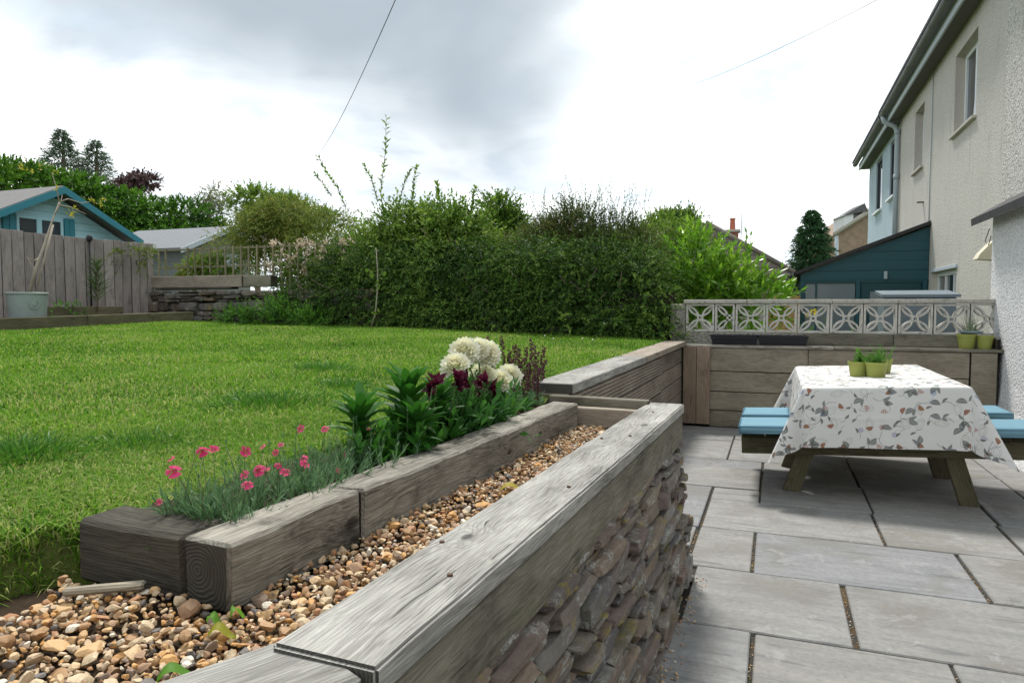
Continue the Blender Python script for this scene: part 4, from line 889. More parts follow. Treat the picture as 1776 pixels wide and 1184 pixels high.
def gq(px, py, dd=0): p = onD(px, py, D2 + dd); return (float(p[0]), float(p[1]), float(p[2]))
def slabpoly(name, pts, thick, mat, parent):
    a = [np.array(p) for p in pts]; nv = nrm(np.cross(a[1]-a[0], a[2]-a[0])[None])[0]*thick; n = len(a)
    if nv[1] < 0: nv = -nv
    V = a + [p + nv for p in a]; F = [list(range(n)), list(range(n, 2*n))[::-1]] + [[i, n+i, n+(i+1) % n, (i+1) % n] for i in range(n)]
    return link(name, mesh(name, V, F, mat), parent)
slabpoly('gable', [gq(1449, 407), gq(1449, 470), gq(1530, 470), gq(1530, 352)], 6, M['rubble'], sh)
slabpoly('front_wall', [gq(1448.6, 408), gq(1448.6, 470), gq(1431, 470, 7), gq(1431, 430, 7)], .2, M['render_white'], sh)
tube('skew_coping', [gq(1447, 406, -.2), gq(1531, 350, -.2)], .16, M['coping'], sh, 6)
slabpoly('roof', [gq(1446, 405, -.1), gq(1531, 348, -.1), gq(1520, 352, 8), gq(1429, 432, 7)], .2, M['slate'], sh)
slabpoly('dormer_face', [gq(1464, 372, -.3), gq(1464, 396, -.3), gq(1480, 385, -.3), gq(1480, 370, -.3)], 1.5, M['render_white'], sh)
slabpoly('dormer_cheek', [gq(1480.3, 371, -.28), gq(1480.3, 386, -.28), gq(1500, 372, -.28)], 1.5, M['slate'], sh)
slabpoly('dormer_roof', [gq(1462, 375, -.4), gq(1482, 370, -.4), gq(1506, 366, -.4), gq(1500, 352, -.4)], 1.6, M['slate'], sh)
tube('downpipe', [gq(1450, 410, -.3), gq(1450, 470, -.3)], .09, M['pipe'], sh)
of = thing('orange_plank_fence', (.6, 12.5, 0), 'short run of new orange timber fence beyond the screen wall', 'fence')
for k in range(11):
    q = onY(1331 + k*5.2, 505, 13.2); box('fence_plank', (q[0], 13.2, .3), (q[0]+.052, 13.22, 1.44), M['newwood'], of, .002)
# ---- overhead cables
def cable(label, a, b, sag, r):
    a, b = np.array(a), np.array(b); t = np.linspace(0, 1, 24); P = a + (b-a)*t[:, None]; P[:, 2] -= sag*4*t*(1-t)
    tag(link('overhead_cable', tube_data(P, r, 5, M['wire'])), label, 'cable', 'overhead cables')
cable('thin dark overhead cable rising from behind the shrubs to the top centre', onD(552, 268, 30), onD(712, -60, 9), .25, .007)
cable('overhead cable in the sky sloping up towards the house eaves', onD(1204, 146, 24), onD(1560, -20, 11), .1, .007)
cable('upper of two faint cables low over the shrubs', onD(1010, 306, 60), onD(1275, 262, 45), .2, .008)
cable('lower of two faint cables low over the shrubs', onD(1040, 318, 60), onD(1290, 270, 45), .2, .008)

# ================================================================== PLANTS
def shrub(name, label, cat, E, n, leaf, mat, L=(.15, .3), K=10, ang=50, droop=.25, spread=.45, up=.3, lo=.5, stems=None, extra=None, part='foliage', group=None, zmin=None, stemw=0.0, rng=None, trunk=None):
    rng = rng or np.random.default_rng(abs(hash(label)) % 1000 if False else len(label)*13 + n)
    base = np.array(E, float)[:, :3].mean(0); base[2] = np.min(np.array(E)[:, 2] - np.array(E)[:, 5])
    root = thing(name, tuple(base), label, cat, group)
    P, o, ci = clumps(E, n, lo, 1.0, rng, zmin=zmin, ret=True); D = rand_dirs(o, spread, up, rng); tb = (rng.normal(0, .2, len(E)) - .04)[ci] + rng.normal(0, .06, len(P))
    leafobj(part, sprigs(P, D, rng.uniform(*L, len(P)), K, leaf[0], leaf[1], ang, droop, rng=rng, stemw=stemw, tbias=tb), mat, root)
    for s in (stems or []): tube('branch', s[0], s[1], M['bark'], root)
    return root
def lump(rng, line, n, rx, rz, jitter=.15):
    """ellipsoids scattered along a polyline of (x,y,z)"""
    line = np.array(line, float); t = rng.uniform(0, len(line)-1, n); i = np.minimum(t.astype(int), len(line)-2); f = (t-i)[:, None]
    c = line[i]*(1-f) + line[i+1]*f + rng.normal(0, jitter, (n, 3))*np.array([1, .6, .6]); s = rng.uniform(.7, 1.25, (n, 3))
    return np.concatenate([c, s*np.array([rx, rx*.8, rz])], 1)
r1 = np.random.default_rng(11)
# dense small-leaved hedge over the boundary wall, two plants
E = np.concatenate([lump(r1, [(-5.6, 8.05, 1.5), (-3.4, 8.0, 1.50)], 16, .42, .42, .12), lump(r1, [(-5.4, 7.85, 1.25), (-3.4, 7.8, 1.2)], 10, .34, .30, .08)])
shrub('cotoneaster_hedge', 'dark small-leaved hedge hanging over the boundary wall behind the thin sapling', 'hedge', np.concatenate([E, lump(r1, [(-5.3, 7.72, 1.12), (-3.3, 7.68, 1.05)], 16, .28, .20, .06), lump(r1, [(-5.5, 8.35, 1.75), (-3.4, 8.35, 1.75)], 10, .36, .32, .1)]), 10500, (.036, .020), M['f_cot'], (.12, .32), 12, 55, .45, .5, .15, .66, zmin=.93)
E = np.concatenate([lump(r1, [(-3.3, 8.0, 1.46), (-1.35, 8.0, 1.36)], 15, .40, .40, .10), lump(r1, [(-3.2, 7.75, 1.2), (-1.35, 7.75, 1.1)], 12, .32, .30, .06), [(-2.7, 8.0, 1.7, .5, .35, .35), (-1.9, 8.05, 1.62, .45, .35, .36), (-1.3, 7.82, 1.2, .24, .28, .38)]])
shrub('cotoneaster_hedge', 'dark small-leaved hedge spilling down beside the screen block wall', 'hedge', np.concatenate([E, lump(r1, [(-3.3, 7.68, 1.05), (-1.25, 7.66, .98)], 16, .28, .20, .06), lump(r1, [(-3.4, 8.35, 1.7), (-1.5, 8.35, 1.65)], 10, .34, .30, .1)]), 10500, (.036, .020), M['f_cot'], (.12, .32), 12, 55, .45, .5, .15, .66, zmin=.90)
for hedge, (xa, xb), zt in (('cotoneaster_hedge', (-5.7, -3.4), 1.80), ('cotoneaster_hedge.001', (-3.3, -1.3), 1.68)):
    h_ = bpy.data.objects[hedge]; m_ = 120; x_ = r1.uniform(xa, xb, m_); B_ = np.stack([x_, r1.uniform(7.75, 8.2, m_), zt + .12*np.sin(x_*3.3) + r1.normal(0, .10, m_)], 1)
    leafobj('arching_sprays', sprigs(B_, r1.normal(0, .6, (m_, 3)) + [0, -.25, 1], r1.uniform(.25, .6, m_), 22, .034, .018, 55, .35, rng=r1, stemw=.003, tbias=.2), M['f_cot'], h_)
    for _ in range(16):
        x_ = r1.uniform(xa, xb); z_ = r1.uniform(.95, 1.15); e_ = np.array([x_ + r1.normal(0, .35), r1.uniform(7.5, 7.75), z_ + r1.uniform(.2, .6)]); b_ = np.array([x_, 7.9, z_]); tube('branch', [tuple(b_), tuple((b_+e_)/2 + [0, -.05, .1]), tuple(e_)], [.010, .007, .003], M['bark'], h_, 5)
# loose flowering shrub with long shoots
E = np.concatenate([lump(r1, [(-5.9, 8.7, 1.9), (-5.1, 8.7, 2.1), (-4.3, 8.7, 2.15), (-3.7, 8.7, 1.8)], 18, .36, .34, .13), [(-4.9, 8.7, 2.3, .4, .4, .3), (-4.2, 8.65, 2.3, .35, .4, .3), (-5.3, 8.6, 1.9, .5, .4, .35), (-4.0, 8.6, 2.1, .4, .4, .4)]])
fs = shrub('flowering_shrub', 'tall mid green shrub with faded pale flowers and long wavy shoots against the sky', 'shrub', E, 3300, (.066, .040), M['f_fresh'], (.16, .48), 10, 55, .2, .5, .45, .5)
P, o = clumps(E, 190, .9, 1.08, r1); P = P[P[:, 1] < 8.75]
fl = [sprigs(np.repeat(p[None], 5, 0) + r1.normal(0, .02, (5, 3)), r1.normal(size=(5, 3)) + [0, -.6, .4], .04, 6, .026, .020, 70, 0, rng=r1) for p in P if p[2] < 2.35]
leafobj('flower_clusters', fl, M['p_blush'], fs)
for (pts, w_) in ([[(668, 400), (660, 330), (668, 270), (670, 205)], 1.2], [[(600, 360), (585, 325), (568, 300), (552, 272)], 1], [[(712, 375), (716, 330), (722, 288)], 1], [[(655, 350), (645, 312), (630, 285)], .8], [[(765, 380), (762, 345), (758, 318)], 1.1], [[(690, 360), (700, 320), (712, 295)], .8], [[(815, 375), (820, 350), (824, 325)], 1], [[(575, 340), (560, 318), (545, 300)], .7], [[(840, 390), (850, 360), (856, 345)], 1]):
    Q = np.array([onY(a, b, 8.75) for a, b in pts]); tt = np.linspace(0, len(Q)-1, 14); i = np.minimum(tt.astype(int), len(Q)-2); f = (tt-i)[:, None]; C_ = Q[i]*(1-f) + Q[i+1]*f
    tube('shoot', C_, np.linspace(.007, .0025, 14), M['twig'], fs, 5)
    seg = C_[1:] - C_[:-1]; leafobj('shoot_leaves', sprigs(C_[:-1], seg, np.linalg.norm(seg, axis=1), 4, .085*w_, .048*w_, 62, 0, rng=r1), M['f_fresh'], fs)
for a, b in (((-4.6, 8.6, 1.2), (-4.7, 8.7, 2.6)), ((-4.9, 8.6, 1.2), (-5.5, 8.7, 2.5)), ((-4.3, 8.6, 1.2), (-3.8, 8.7, 2.4))): tube('branch', [a, tuple((np.array(a)+b)/2 + [.05, 0, 0]), b], [.03, .022, .01], M['bark'], fs)
shrub('background_bush', 'deep green bush filling the space behind the trellis', 'shrub', lump(r1, [(-7.6, 9.3, 1.6), (-5.0, 9.2, 1.7), (-3.0, 9.2, 1.6)], 16, .5, .5, .15), 3200, (.07, .045), M['f_mid'], (.12, .3), 9, 55, .2, .5, .3, .5)
# olive climbing shrub over trellis
E = np.concatenate([lump(r1, [(-7.9, 8.75, 2.15), (-6.9, 8.8, 2.45), (-6.0, 8.7, 2.25)], 14, .42, .34, .14), [(-6.3, 8.35, 1.95, .55, .25, .30), (-7.3, 8.9, 2.5, .5, .4, .32)]])
cs = shrub('climbing_shrub', 'olive green climbing shrub with faded cream flowers tumbling over the trellis', 'shrub', E, 3600, (.042, .024), M['f_olive'], (.14, .34), 10, 55, .35, .5, .3, .5)
P, o = clumps(E, 160, .92, 1.1, r1); P = P[(P[:, 1] < 8.75) & (P[:, 2] < 2.3)]
P = np.concatenate([P, np.stack([r1.uniform(-6.7, -5.2, 60), r1.uniform(7.85, 8.05, 60), r1.uniform(1.6, 2.15, 60)], 1)])
leafobj('flower_clusters', [sprigs(np.repeat(p[None], 5, 0) + r1.normal(0, .022, (5, 3)), r1.normal(size=(5, 3)) + [0, -.6, .4], .045, 6, .028, .022, 70, 0, rng=r1) for p in P], M['p_blush'], cs)
E = [(-6.3, 8.15, 1.7, .6, .18, .3), (-5.6, 8.1, 1.65, .45, .2, .35), (-7.9, 8.15, 1.8, .5, .12, .22)]
shrub('trellis_creeper', 'leafy creeper with small leaves threaded through the trellis laths', 'climber', E, 650, (.045, .026), M['f_mid'], (.1, .3), 9, 55, .4, .5, .2, .3, stemw=.002)
shrub('bronze_bush', 'low yellow green and reddish bush at the fence end below the trellis', 'shrub', [(-8.35, 8.3, 1.75, .22, .2, .25), (-8.0, 8.35, 1.8, .25, .2, .2)], 420, (.045, .03), M['f_olive'], (.06, .16), 9, 60, .1, .5, .3, .3)
# bronze conifer-like shrub
E = np.concatenate([lump(r1, [(-2.95, 8.8, 1.95), (-2.3, 8.8, 2.15), (-1.6, 8.8, 1.85)], 14, .32, .34, .10), lump(r1, [(-3.1, 8.7, 1.85), (-1.5, 8.7, 1.8)], 8, .4, .36, .08)])
bs = shrub('bronze_shrub', 'bronze tinted fine-leaved shrub with upright plumes above the dark hedge', 'shrub', E, 5200, (.036, .018), M['f_brown'], (.14, .32), 14, 45, .12, .4, .55, .5)
pl = np.array([onY(px, py, 8.9) for px, py in ((938, 345), (1000, 345), (1035, 332), (1075, 345), (1060, 350), (960, 370), (1110, 365), (920, 365), (1020, 350), (1090, 355))])
leafobj('plume', sprigs(np.repeat(pl, 9, 0) + r1.normal(0, .05, (90, 3)) - [0, 0, .35], r1.normal(0, .25, (90, 3)) + [0, 0, 1], r1.uniform(.25, .75, 90), 26, .034, .017, 45, .1, rng=r1), M['f_cot'], bs)
shrub('round_tree', 'rounded mid green tree top rising behind the bronze shrub', 'tree', [(-1.3, 9.9, 1.95, .55, .5, .52), (-1.75, 9.9, 1.9, .5, .5, .45)], 1900, (.045, .024), M['f_mid'], (.1, .22), 9, 55, .2, .5, .4, .55, stems=[([(-1.4, 9.9, .2), (-1.45, 9.9, 1.9)], [.06, .03])])
E = [(-1.0, 9.4, 1.62, .36, .35, .50), (-.62, 9.45, 1.45, .32, .35, .40), (-.25, 9.5, 1.25, .32, .35, .32), (-.95, 9.4, 1.2, .6, .4, .4)]
lau = shrub('cherry_laurel', 'bright lime green laurel with large glossy leaves by the bungalow roof', 'shrub', E, 420, (.155, .055), M['f_laurel'], (.2, .42), 10, 42, .05, .4, .7, .35, stemw=.004)
sl = np.array([onY(px, py, 9.3) for px, py in ((1298, 450), (1210, 420), (1245, 450), (1320, 490), (1265, 470))])
leafobj('leader', sprigs(np.repeat(sl, 2, 0) - [0, 0, .1], r1.normal(0, .12, (10, 3)) + [.05, 0, 1], .42, 10, .14, .048, 40, 0, rng=r1, stemw=.005), M['f_laurel'], lau)
shrub('dark_hedge', 'low dark hedge with reddish tips over the orange fence', 'hedge', [(-.1, 14.2, 1.55, .35, .3, .20), (.25, 14.2, 1.55, .3, .3, .19)], 500, (.05, .03), M['f_brown'], (.08, .16), 8, 55, .1)
yf = thing('yellow_flower_plant', (-.05, 8.4, .5), 'yellow flowers seen through the pierced screen blocks', 'flowers')
q = onY(1403, 543, 8.3)
leafobj('flower', sprigs(q + r1.normal(0, [.05, .03, .025], (7, 3)), r1.normal(size=(7, 3)) + [0, -1, .3], .03, 7, .035, .02, 75, 0, rng=r1), M['p_yellow'], yf)
leafobj('foliage', sprigs(np.array([q[0], q[1]+.05, .75]) + r1.normal(0, [.30, .06, .10], (60, 3)), r1.normal(0, .4, (60, 3)) + [0, 0, 1], .30, 8, .06, .025, rng=r1), M['f_weed'], yf)

# far trees and the big hedge on the left
E = []
for t in np.linspace(0, 1, 17):
    a, b = onD(-60, 283, 15.5), onD(352, 398, 19); p = a*(1-t) + b*t; p[2] += .25*math.sin(t*3.1)
    E.append((*(p + r1.normal(0, .15, 3) - [0, 0, .75]), 1.0, .9, .85)); E.append((*(p + r1.normal(0, .2, 3) - [0, .4, 1.7]), 1.0, .9, .9))
shrub('leyland_hedge', 'huge bright green conifer hedge behind the blue summerhouse', 'hedge', E, 12000, (.15, .052), M['f_ley'], (.2, .42), 9, 36, .35, .3, .15, .86)
def conifer(label, px, ptop, pbot, d, width, mat, n, leaf, L, group=None, name='conifer_tree', drp=.15, tip=1.0):
    rg = np.random.default_rng(int(px)); t0, b0 = onD(px, ptop, d), onD(px, pbot, d); h = t0[2] - b0[2]
    root = thing(name, (b0[0], b0[1], 0), label, 'tree', group)
    tube('trunk', [(b0[0], b0[1], 0), (b0[0], b0[1], b0[2]), (t0[0], t0[1], t0[2]-.1)], [.2, .14, .03], M['bark'], root)
    u = rg.uniform(0, 1, n)**.8; z = b0[2] + h*(1-u); rad = width*(u**tip)*(.62 + .38*np.abs(np.sin(u*23 + rg.uniform(-.3, .3, n)))); a = rg.uniform(0, 6.28, n); k = rg.uniform(.25, 1, n)
    P = np.stack([b0[0] + np.cos(a)*rad*k, b0[1] + np.sin(a)*rad*k, z - rad*.12*k], 1); D = np.stack([np.cos(a), np.sin(a), rg.uniform(-.1, .5, n)], 1)
    leafobj('crown', sprigs(P, D + rg.normal(0, .2, D.shape), rg.uniform(*L, n)*(.3 + .9*u), 9, leaf[0], leaf[1], 48, drp, rng=rg), mat, root); return root
conifer('taller of the two blue green firs above the leyland hedge', 110, 228, 330, 30, 1.35, M['f_fir'], 800, (.14, .05), (.4, .85), 'firs', 'fir_tree', .1)
conifer('shorter blue green fir to the right of the taller fir', 168, 246, 335, 31, 1.1, M['f_fir'], 640, (.14, .05), (.4, .85), 'firs', 'fir_tree', .1)
conifer('tall narrow dark green conifer standing alone beyond the teal lean-to', 1406, 366, 500, 30, 1.15, M['f_con'], 2600, (.13, .055), (.22, .5), None, 'conifer_tree', .35, .5)
def fartree(label, px, py, d, rx, rz, mat, n, leaf, name='broadleaf_tree'):
    c = onD(px, py, d); rg = np.random.default_rng(px); E = [(*(c + rg.normal(0, [rx*.4, rx*.4, rz*.35])), rx*.55, rx*.5, rz*.5) for _ in range(6)]
    root = shrub(name, label, 'tree', E, n, leaf, mat, (.18, .38), 8, 52, .15, .5, .3, .3, rng=rg, part='crown', stemw=.006)
    tube('trunk', [(c[0], c[1], 0), tuple(c)], [.14, .05], M['bark'], root)
fartree('dark purple leaved tree beyond the conifer hedge', 228, 318, 27, .6, .42, M['f_purple'], 420, (.14, .085))
fartree('thin airy birch like tree past the end of the conifer hedge', 362, 362, 26, .75, .85, M['f_birch'], 330, (.10, .06))
fartree('dark blue green tree behind the grey felt shed', 445, 385, 24, 1.0, .5, M['f_fir'], 800, (.14, .08))
fartree('yellowish treetop over the summerhouse roof', 62, 300, 24, .8, .35, M['f_olive'], 220, (.11, .06))
fartree('pale green treetop behind the olive climbing shrub', 500, 362, 18, 1.0, .45, M['f_mid'], 1300, (.10, .06))
fartree('mid green treetop in the gap behind the bronze shrub', 885, 395, 16, .8, .6, M['f_mid'], 1000, (.10, .06))
fartree('mid green treetop far behind the laurel', 1165, 395, 17, .7, .4, M['f_mid'], 900, (.10, .06))

# things by the left bed
zp = thing('round_planter', (-7.88, 5.40, 1.1), 'round grey green metal planter with raised round emblem, standing by the fence', 'planter')
link('tub', lathe_data([(.0, 0), (.172, 0), (.18, .03), (.195, .265), (.205, .27), (.207, .285), (.20, .29), (.18, .288), (.176, .25), (.0, .25)], M['zinc'], 'tub', 40), zp, (-7.88, 5.40, 1.115))
ea = math.atan2(-5.40, 7.88) + .33
for k_, (ra, rb) in enumerate(((.048, .056), (.0, .028))):
    prof = [(ra, .0), (ra, .010), (rb, .010), (rb, .0)] if ra else [(.0, .008), (.02, .008), (.028, .0)]
    o = link('emblem', lathe_data(prof, M['zinc'], 'emblem', 24), zp, (-7.88 + .184*math.cos(ea), 5.40 + .184*math.sin(ea), 1.275), (0, R(90) - .06, ea))
box('emblem_bar', (-.02, -.006, -.03), (.0, .006, .03), M['zinc'], zp, .002).location = Vector((.19*math.cos(ea), .19*math.sin(ea), 1.275-1.1))
link('soil', mesh('soil', [(.176*math.cos(a), .176*math.sin(a), 0) for a in np.linspace(0, 6.28, 20)[:-1]], [list(range(19))], M['soil']), zp, (-7.88, 5.40, 1.375))
yt = thing('young_tree', (-7.85, 5.45, 1.40), 'young bare stemmed tree with few yellowing leaves in the round planter', 'tree')
T0 = np.array([onX(px, py, -7.85) for px, py in ((52, 505), (62, 465), (75, 430), (90, 385), (103, 350))])
tube('trunk', T0, [.02, .018, .015, .011, .006], M['bark_pale'], yt, 7)
for pts in (((56, 490), (60, 470), (52, 455), (47, 445)), ((68, 447), (60, 452), (52, 448)), ((103, 350), (118, 345), (140, 352), (155, 350)), ((95, 372), (105, 352), (108, 338)), ((103, 350), (98, 325), (90, 300)), ((100, 355), (125, 360), (150, 372))):
    Q = np.array([onX(a, b, -7.8) for a, b in pts]); tube('branch', Q, np.linspace(.009, .003, len(Q)), M['bark_pale'], yt, 5)
lp = np.array([onX(px, py, -7.78) for px, py in ((158, 342), (165, 350), (172, 345), (178, 352), (130, 362), (135, 368), (120, 358), (128, 370), (60, 300), (50, 295), (70, 296), (88, 298), (42, 290), (98, 330))])
leafobj('leaves', sprigs(lp, r1.normal(size=(len(lp), 3)), .07, 5, .055, .026, 60, .2, rng=r1), M['f_yellow'], yt)
tube('stake', [tuple(onX(62, 507, -7.9)), tuple(onX(92, 390, -7.9))], .012, M['bark_pale'], yt)
sb = thing('dark_evergreen_sapling', (-8.0, 6.35, 1.1), 'small bushy dark evergreen sapling in front of the plank fence', 'shrub')
bp = onX(169, 540, -8.0); tp = onX(169, 455, -8.0)
tube('trunk', [tuple(bp), tuple(bp*.7 + tp*.3), tuple(tp)], [.010, .008, .003], M['bark'], sb)
tt = r1.uniform(.18, 1, 130)[:, None]; B_ = bp*(1-tt) + tp*tt; D_ = r1.normal(size=(130, 3))*[1, 1, .2] + [0, 0, 1.0]
leafobj('foliage', sprigs(B_, D_, (r1.uniform(.10, .24, 130)*(1.15-.6*tt[:, 0])), 12, .030, .008, 40, -.1, rng=r1, stemw=.002), M['f_cot'], sb)
lamp = thing('stake_light', (-8.5, 6.45, 1.1), 'black round topped stake light rising just above the plank fence', 'lamp')
q = onX(155, 412, -8.55); tube('stake', [(q[0], q[1], 1.1), (q[0], q[1], q[2]-.05)], .012, M['blackpl'], lamp); link('head', lathe_data([(.0, .035), (.02, .032), (.037, .015), (.04, 0), (.034, -.035), (.018, -.05), (.0, -.05)], M['blackpl'], 'head', 16), lamp, tuple(q))
sp_ = thing('thin_sapling', (-4.9, 7.35, 1.0), 'thin bare stemmed sapling with few leaves in front of the dark hedge', 'sapling')
Q = np.array([onY(a, b, 7.35) for a, b in ((644, 566), (651, 545), (654, 510), (655, 470), (652, 430))]); tube('trunk', Q, [.009, .008, .007, .006, .004], M['bark_pale'], sp_)
lp = np.array([onY(a, b, 7.33) for a, b in ((665, 485), (640, 470), (655, 500), (668, 440), (648, 430), (660, 543), (636, 562), (650, 498))])
leafobj('leaves', sprigs(lp, r1.normal(size=(len(lp), 3)), .10, 6, .065, .045, 65, .2, rng=r1), M['f_mid'], sp_)
wz = float(lawn_z(-6.4, 7.4))
shrub('wall_weeds', 'bright green weeds growing at the foot of the boundary stone wall', 'weeds', [(-6.75, 7.45, wz+.05, .35, .18, .14), (-6.1, 7.5, wz+.12, .3, .2, .17), (-5.6, 7.5, wz+.05, .3, .2, .12)], 620, (.055, .02), M['f_weed'], (.08, .26), 9, 45, .15, .5, .8, .1)
shrub('twiggy_shrub', 'dark twiggy low shrub among the weeds at the stone wall', 'shrub', [(-6.0, 7.62, wz+.25, .28, .15, .22)], 240, (.03, .014), M['f_cot'], (.12, .3), 10, 45, .0, .5, .7, .1, stemw=.002)
shrub('fence_creeper', 'wispy pale green creeper draped on the end of the plank fence', 'climber', [(-8.5, 7.35, 1.98, .08, .35, .12)], 60, (.05, .025), M['f_olive'], (.1, .25), 6, 55, .5, stemw=.003)
shrub('bed_weed', 'sparse leafy weed in the soil in front of the plank fence', 'weeds', [(-8.1, 6.0, 1.2, .05, .3, .06)], 40, (.05, .025), M['f_weed'], (.06, .16), 6, 55, .2, stemw=.002)

# ================================================================== LAWN GRASS (uncountable)
def patchy(x, y): return (np.sin(x*1.7+1.3)*np.sin(y*2.1+.4) + np.sin(x*3.9+y*1.1)*np.cos(y*4.3-x*.7)*.7 + np.sin(x*9.1-y*3)*np.sin(y*8.3+x*2)*.5)/2.2
def in_view(x, y, margin=.14):
    lat = x*_r[0] + y*_r[1]; dep = x*_f[0] + y*_f[1]; return (dep > .35) & (np.abs(lat/np.maximum(dep, .01)) < .74 + margin)
def blades(n, xr, yr, cond, hgt, wid, seed, lean=.55, dens=None):
    rg = np.random.default_rng(seed); x = rg.uniform(*xr, n); y = rg.uniform(*yr, n); keep = cond(x, y) & in_view(x, y); x, y = x[keep], y[keep]; m = len(x)
    pt = patchy(x, y); h = hgt*rg.uniform(.55, 1.25, m)*(1 + .35*pt); a = rg.uniform(0, 6.28, m); w = wid*rg.uniform(.7, 1.3, m)
    z = lawn_z(x, y) - .014 - dip(x, y)
    B = np.stack([x, y, z], 1); ln = h*lean*rg.uniform(.2, 1.5, m); dv = np.stack([np.cos(a), np.sin(a), 0*a], 1)
    sw = np.stack([-np.sin(a), np.cos(a), 0*a], 1)*(w/2)[:, None]; up = np.array([0, 0, 1.0])
    Mi = B + dv*(ln*.35)[:, None] + up*(h*.6)[:, None]; Ti = B + dv*ln[:, None] + up*(h*.97 - ln*.25)[:, None]
    V = np.stack([B - sw, B + sw, Mi + sw*.8, Mi - sw*.8, Ti], 1).reshape(-1, 3); i = np.arange(m)[:, None]*5
    F = np.concatenate([i + [0, 1, 2], i + [0, 2, 3], i + [3, 2, 4]], 1).reshape(-1, 3)
    t = .40 + .24*pt + rg.normal(0, .17, m) + (.22 if lean > 2 else 0); t[rg.random(m) < .045] = rg.uniform(.85, 1.0); t = np.clip(t, 0, .93)
    dry = (rg.random(m) < .09 + .16*(np.sin(x*2.3+2)*np.sin(y*2.9+1) > .35)); t[dry] = rg.uniform(.8, 1, dry.sum())
    return V, F, np.repeat(t, 5)
edgeX = lambda y: np.where((y > 1.0) & (y < 3.25), -1.34, np.where(y >= 3.25, -1.10, -1.44))
cond = lambda lo, hi: (lambda x, y: (x < edgeX(y) + .03*np.sin(y*21)) & (x > -7.66) & (y < 7.62) & (np.hypot(x, y) >= lo) & (np.hypot(x, y) < hi))
parts = [blades(26000, (-3.4, -1.1), (.2, 3.4), cond(.6, 3.2), .034, .0034, 11, 2.6), blades(22000, (-6, -1.1), (.2, 6), cond(3.2, 7), .036, .006, 12, 2.4), blades(230000, (-3.4, -1.1), (.2, 3.4), cond(.6, 2.9), .034, .0036, 1, .9), blades(150000, (-5.0, -1.0), (.4, 5.2), cond(2.9, 5.0), .036, .0056, 2, .8), blades(230000, (-7.7, -1.0), (1.2, 7.65), cond(5.0, 12), .040, .0095, 3, .7)]
tag(leafobj('grass', parts, M['f_grass']), 'short patchy green lawn grass', 'grass', kind='stuff')
def tuft(label, px, py, n, rad, hgt, wid, mat, name='grass_tuft', lean=1.0):
    rg = np.random.default_rng(px); c = onZ(px, py, .9)
    for _ in range(4): c = onZ(px, py, float(lawn_z(c[0], c[1])))
    x = c[0] + rg.normal(0, rad, n); y = c[1] + rg.normal(0, rad*.8, n); P = np.stack([x, y, lawn_z(x, y) - .01 - dip(x, y)], 1)
    D = np.stack([x - c[0], y - c[1], 0*x], 1)/rad*.45 + rg.normal(0, .35, (n, 3)) + [0, 0, 1]
    D = nrm(D)*(hgt*rg.uniform(.5, 1.2, n))[:, None]; s = np.linspace(0, 1, 4); ln = np.linalg.norm(D, axis=1)
    side = nrm(np.cross(D, rg.normal(size=(n, 3)))); rows = []
    for k in s:
        q = P + D*k; q[:, 2] -= ln*.42*lean*k*k; rows.append(q)
    V = np.stack([rows[0]-side*wid/2, rows[0]+side*wid/2, rows[1]-side*wid*.48, rows[1]+side*wid*.48, rows[2]-side*wid*.36, rows[2]+side*wid*.36, rows[3]], 1).reshape(-1, 3)
    i = np.arange(n)[:, None]*7; F = np.concatenate([i+[0, 1, 3], i+[0, 3, 2], i+[2, 3, 5], i+[2, 5, 4], i+[4, 5, 6]], 1).reshape(-1, 3)
    o = leafobj(name, (V, F, np.repeat(rg.uniform(0, 1, n), 7)), mat); return tag(o, label, 'grass', 'coarse tufts in the lawn', 'stuff')
tuft('coarse dark grass tuft in mid lawn, farthest of the tufts', 552, 640, 420, .10, .10, .005, M['f_coarse'])
tuft('wide dark grass tuft in the lawn behind the lilies', 470, 700, 800, .13, .11, .005, M['f_coarse'])
tuft('small dark grass tuft in the lawn just left of the white blooms', 600, 668, 400, .08, .08, .004, M['f_coarse'])
tuft('long dark grass tuft at the left edge of the photograph', 40, 790, 700, .09, .12, .004, M['f_coarse'])
tuft('lush dark grass tuft on the lawn behind the pink flowers', 250, 770, 600, .09, .08, .004, M['f_coarse'])
tuft('low dark grass patch along the far lawn by the weeds', 375, 575, 260, .13, .07, .007, M['f_coarse'])
tuft('bright overhanging grass tuft above the gravel at the left edge', 25, 985, 520, .05, .10, .0032, M['f_grass'], lean=1.6)
tuft('straggling grass tuft hanging beside the dark end sleeper', 95, 925, 520, .05, .09, .003, M['f_grass'], lean=1.6)
tuft('shaggy grass tuft at the corner of the dark end sleeper', 165, 880, 420, .045, .07, .003, M['f_grass'], lean=1.4)
for k, (px, py) in enumerate(((945, 592), (1010, 597), (1028, 600), (960, 598))):
    c = onZ(px, py, .93); d_ = thing('daisy', tuple(c), ('leftmost tiny white daisy behind the salvia spikes', 'third tiny white daisy from the left behind the salvia', 'rightmost tiny white daisy behind the salvia spikes', 'second tiny white daisy from the left behind the salvia')[k], 'daisy', 'daisies behind the salvia')
    leafobj('flower', sprigs(c[None] + [0, 0, .05], np.array([[0, -.6, 1]]), .004, 10, .012, .006, 80, 0, rng=r1), M['p_white'], d_); tube('stem', [tuple(c - [0, 0, .02]), tuple(c + [0, 0, .05])], .0012, M['stem'], d_, 4)

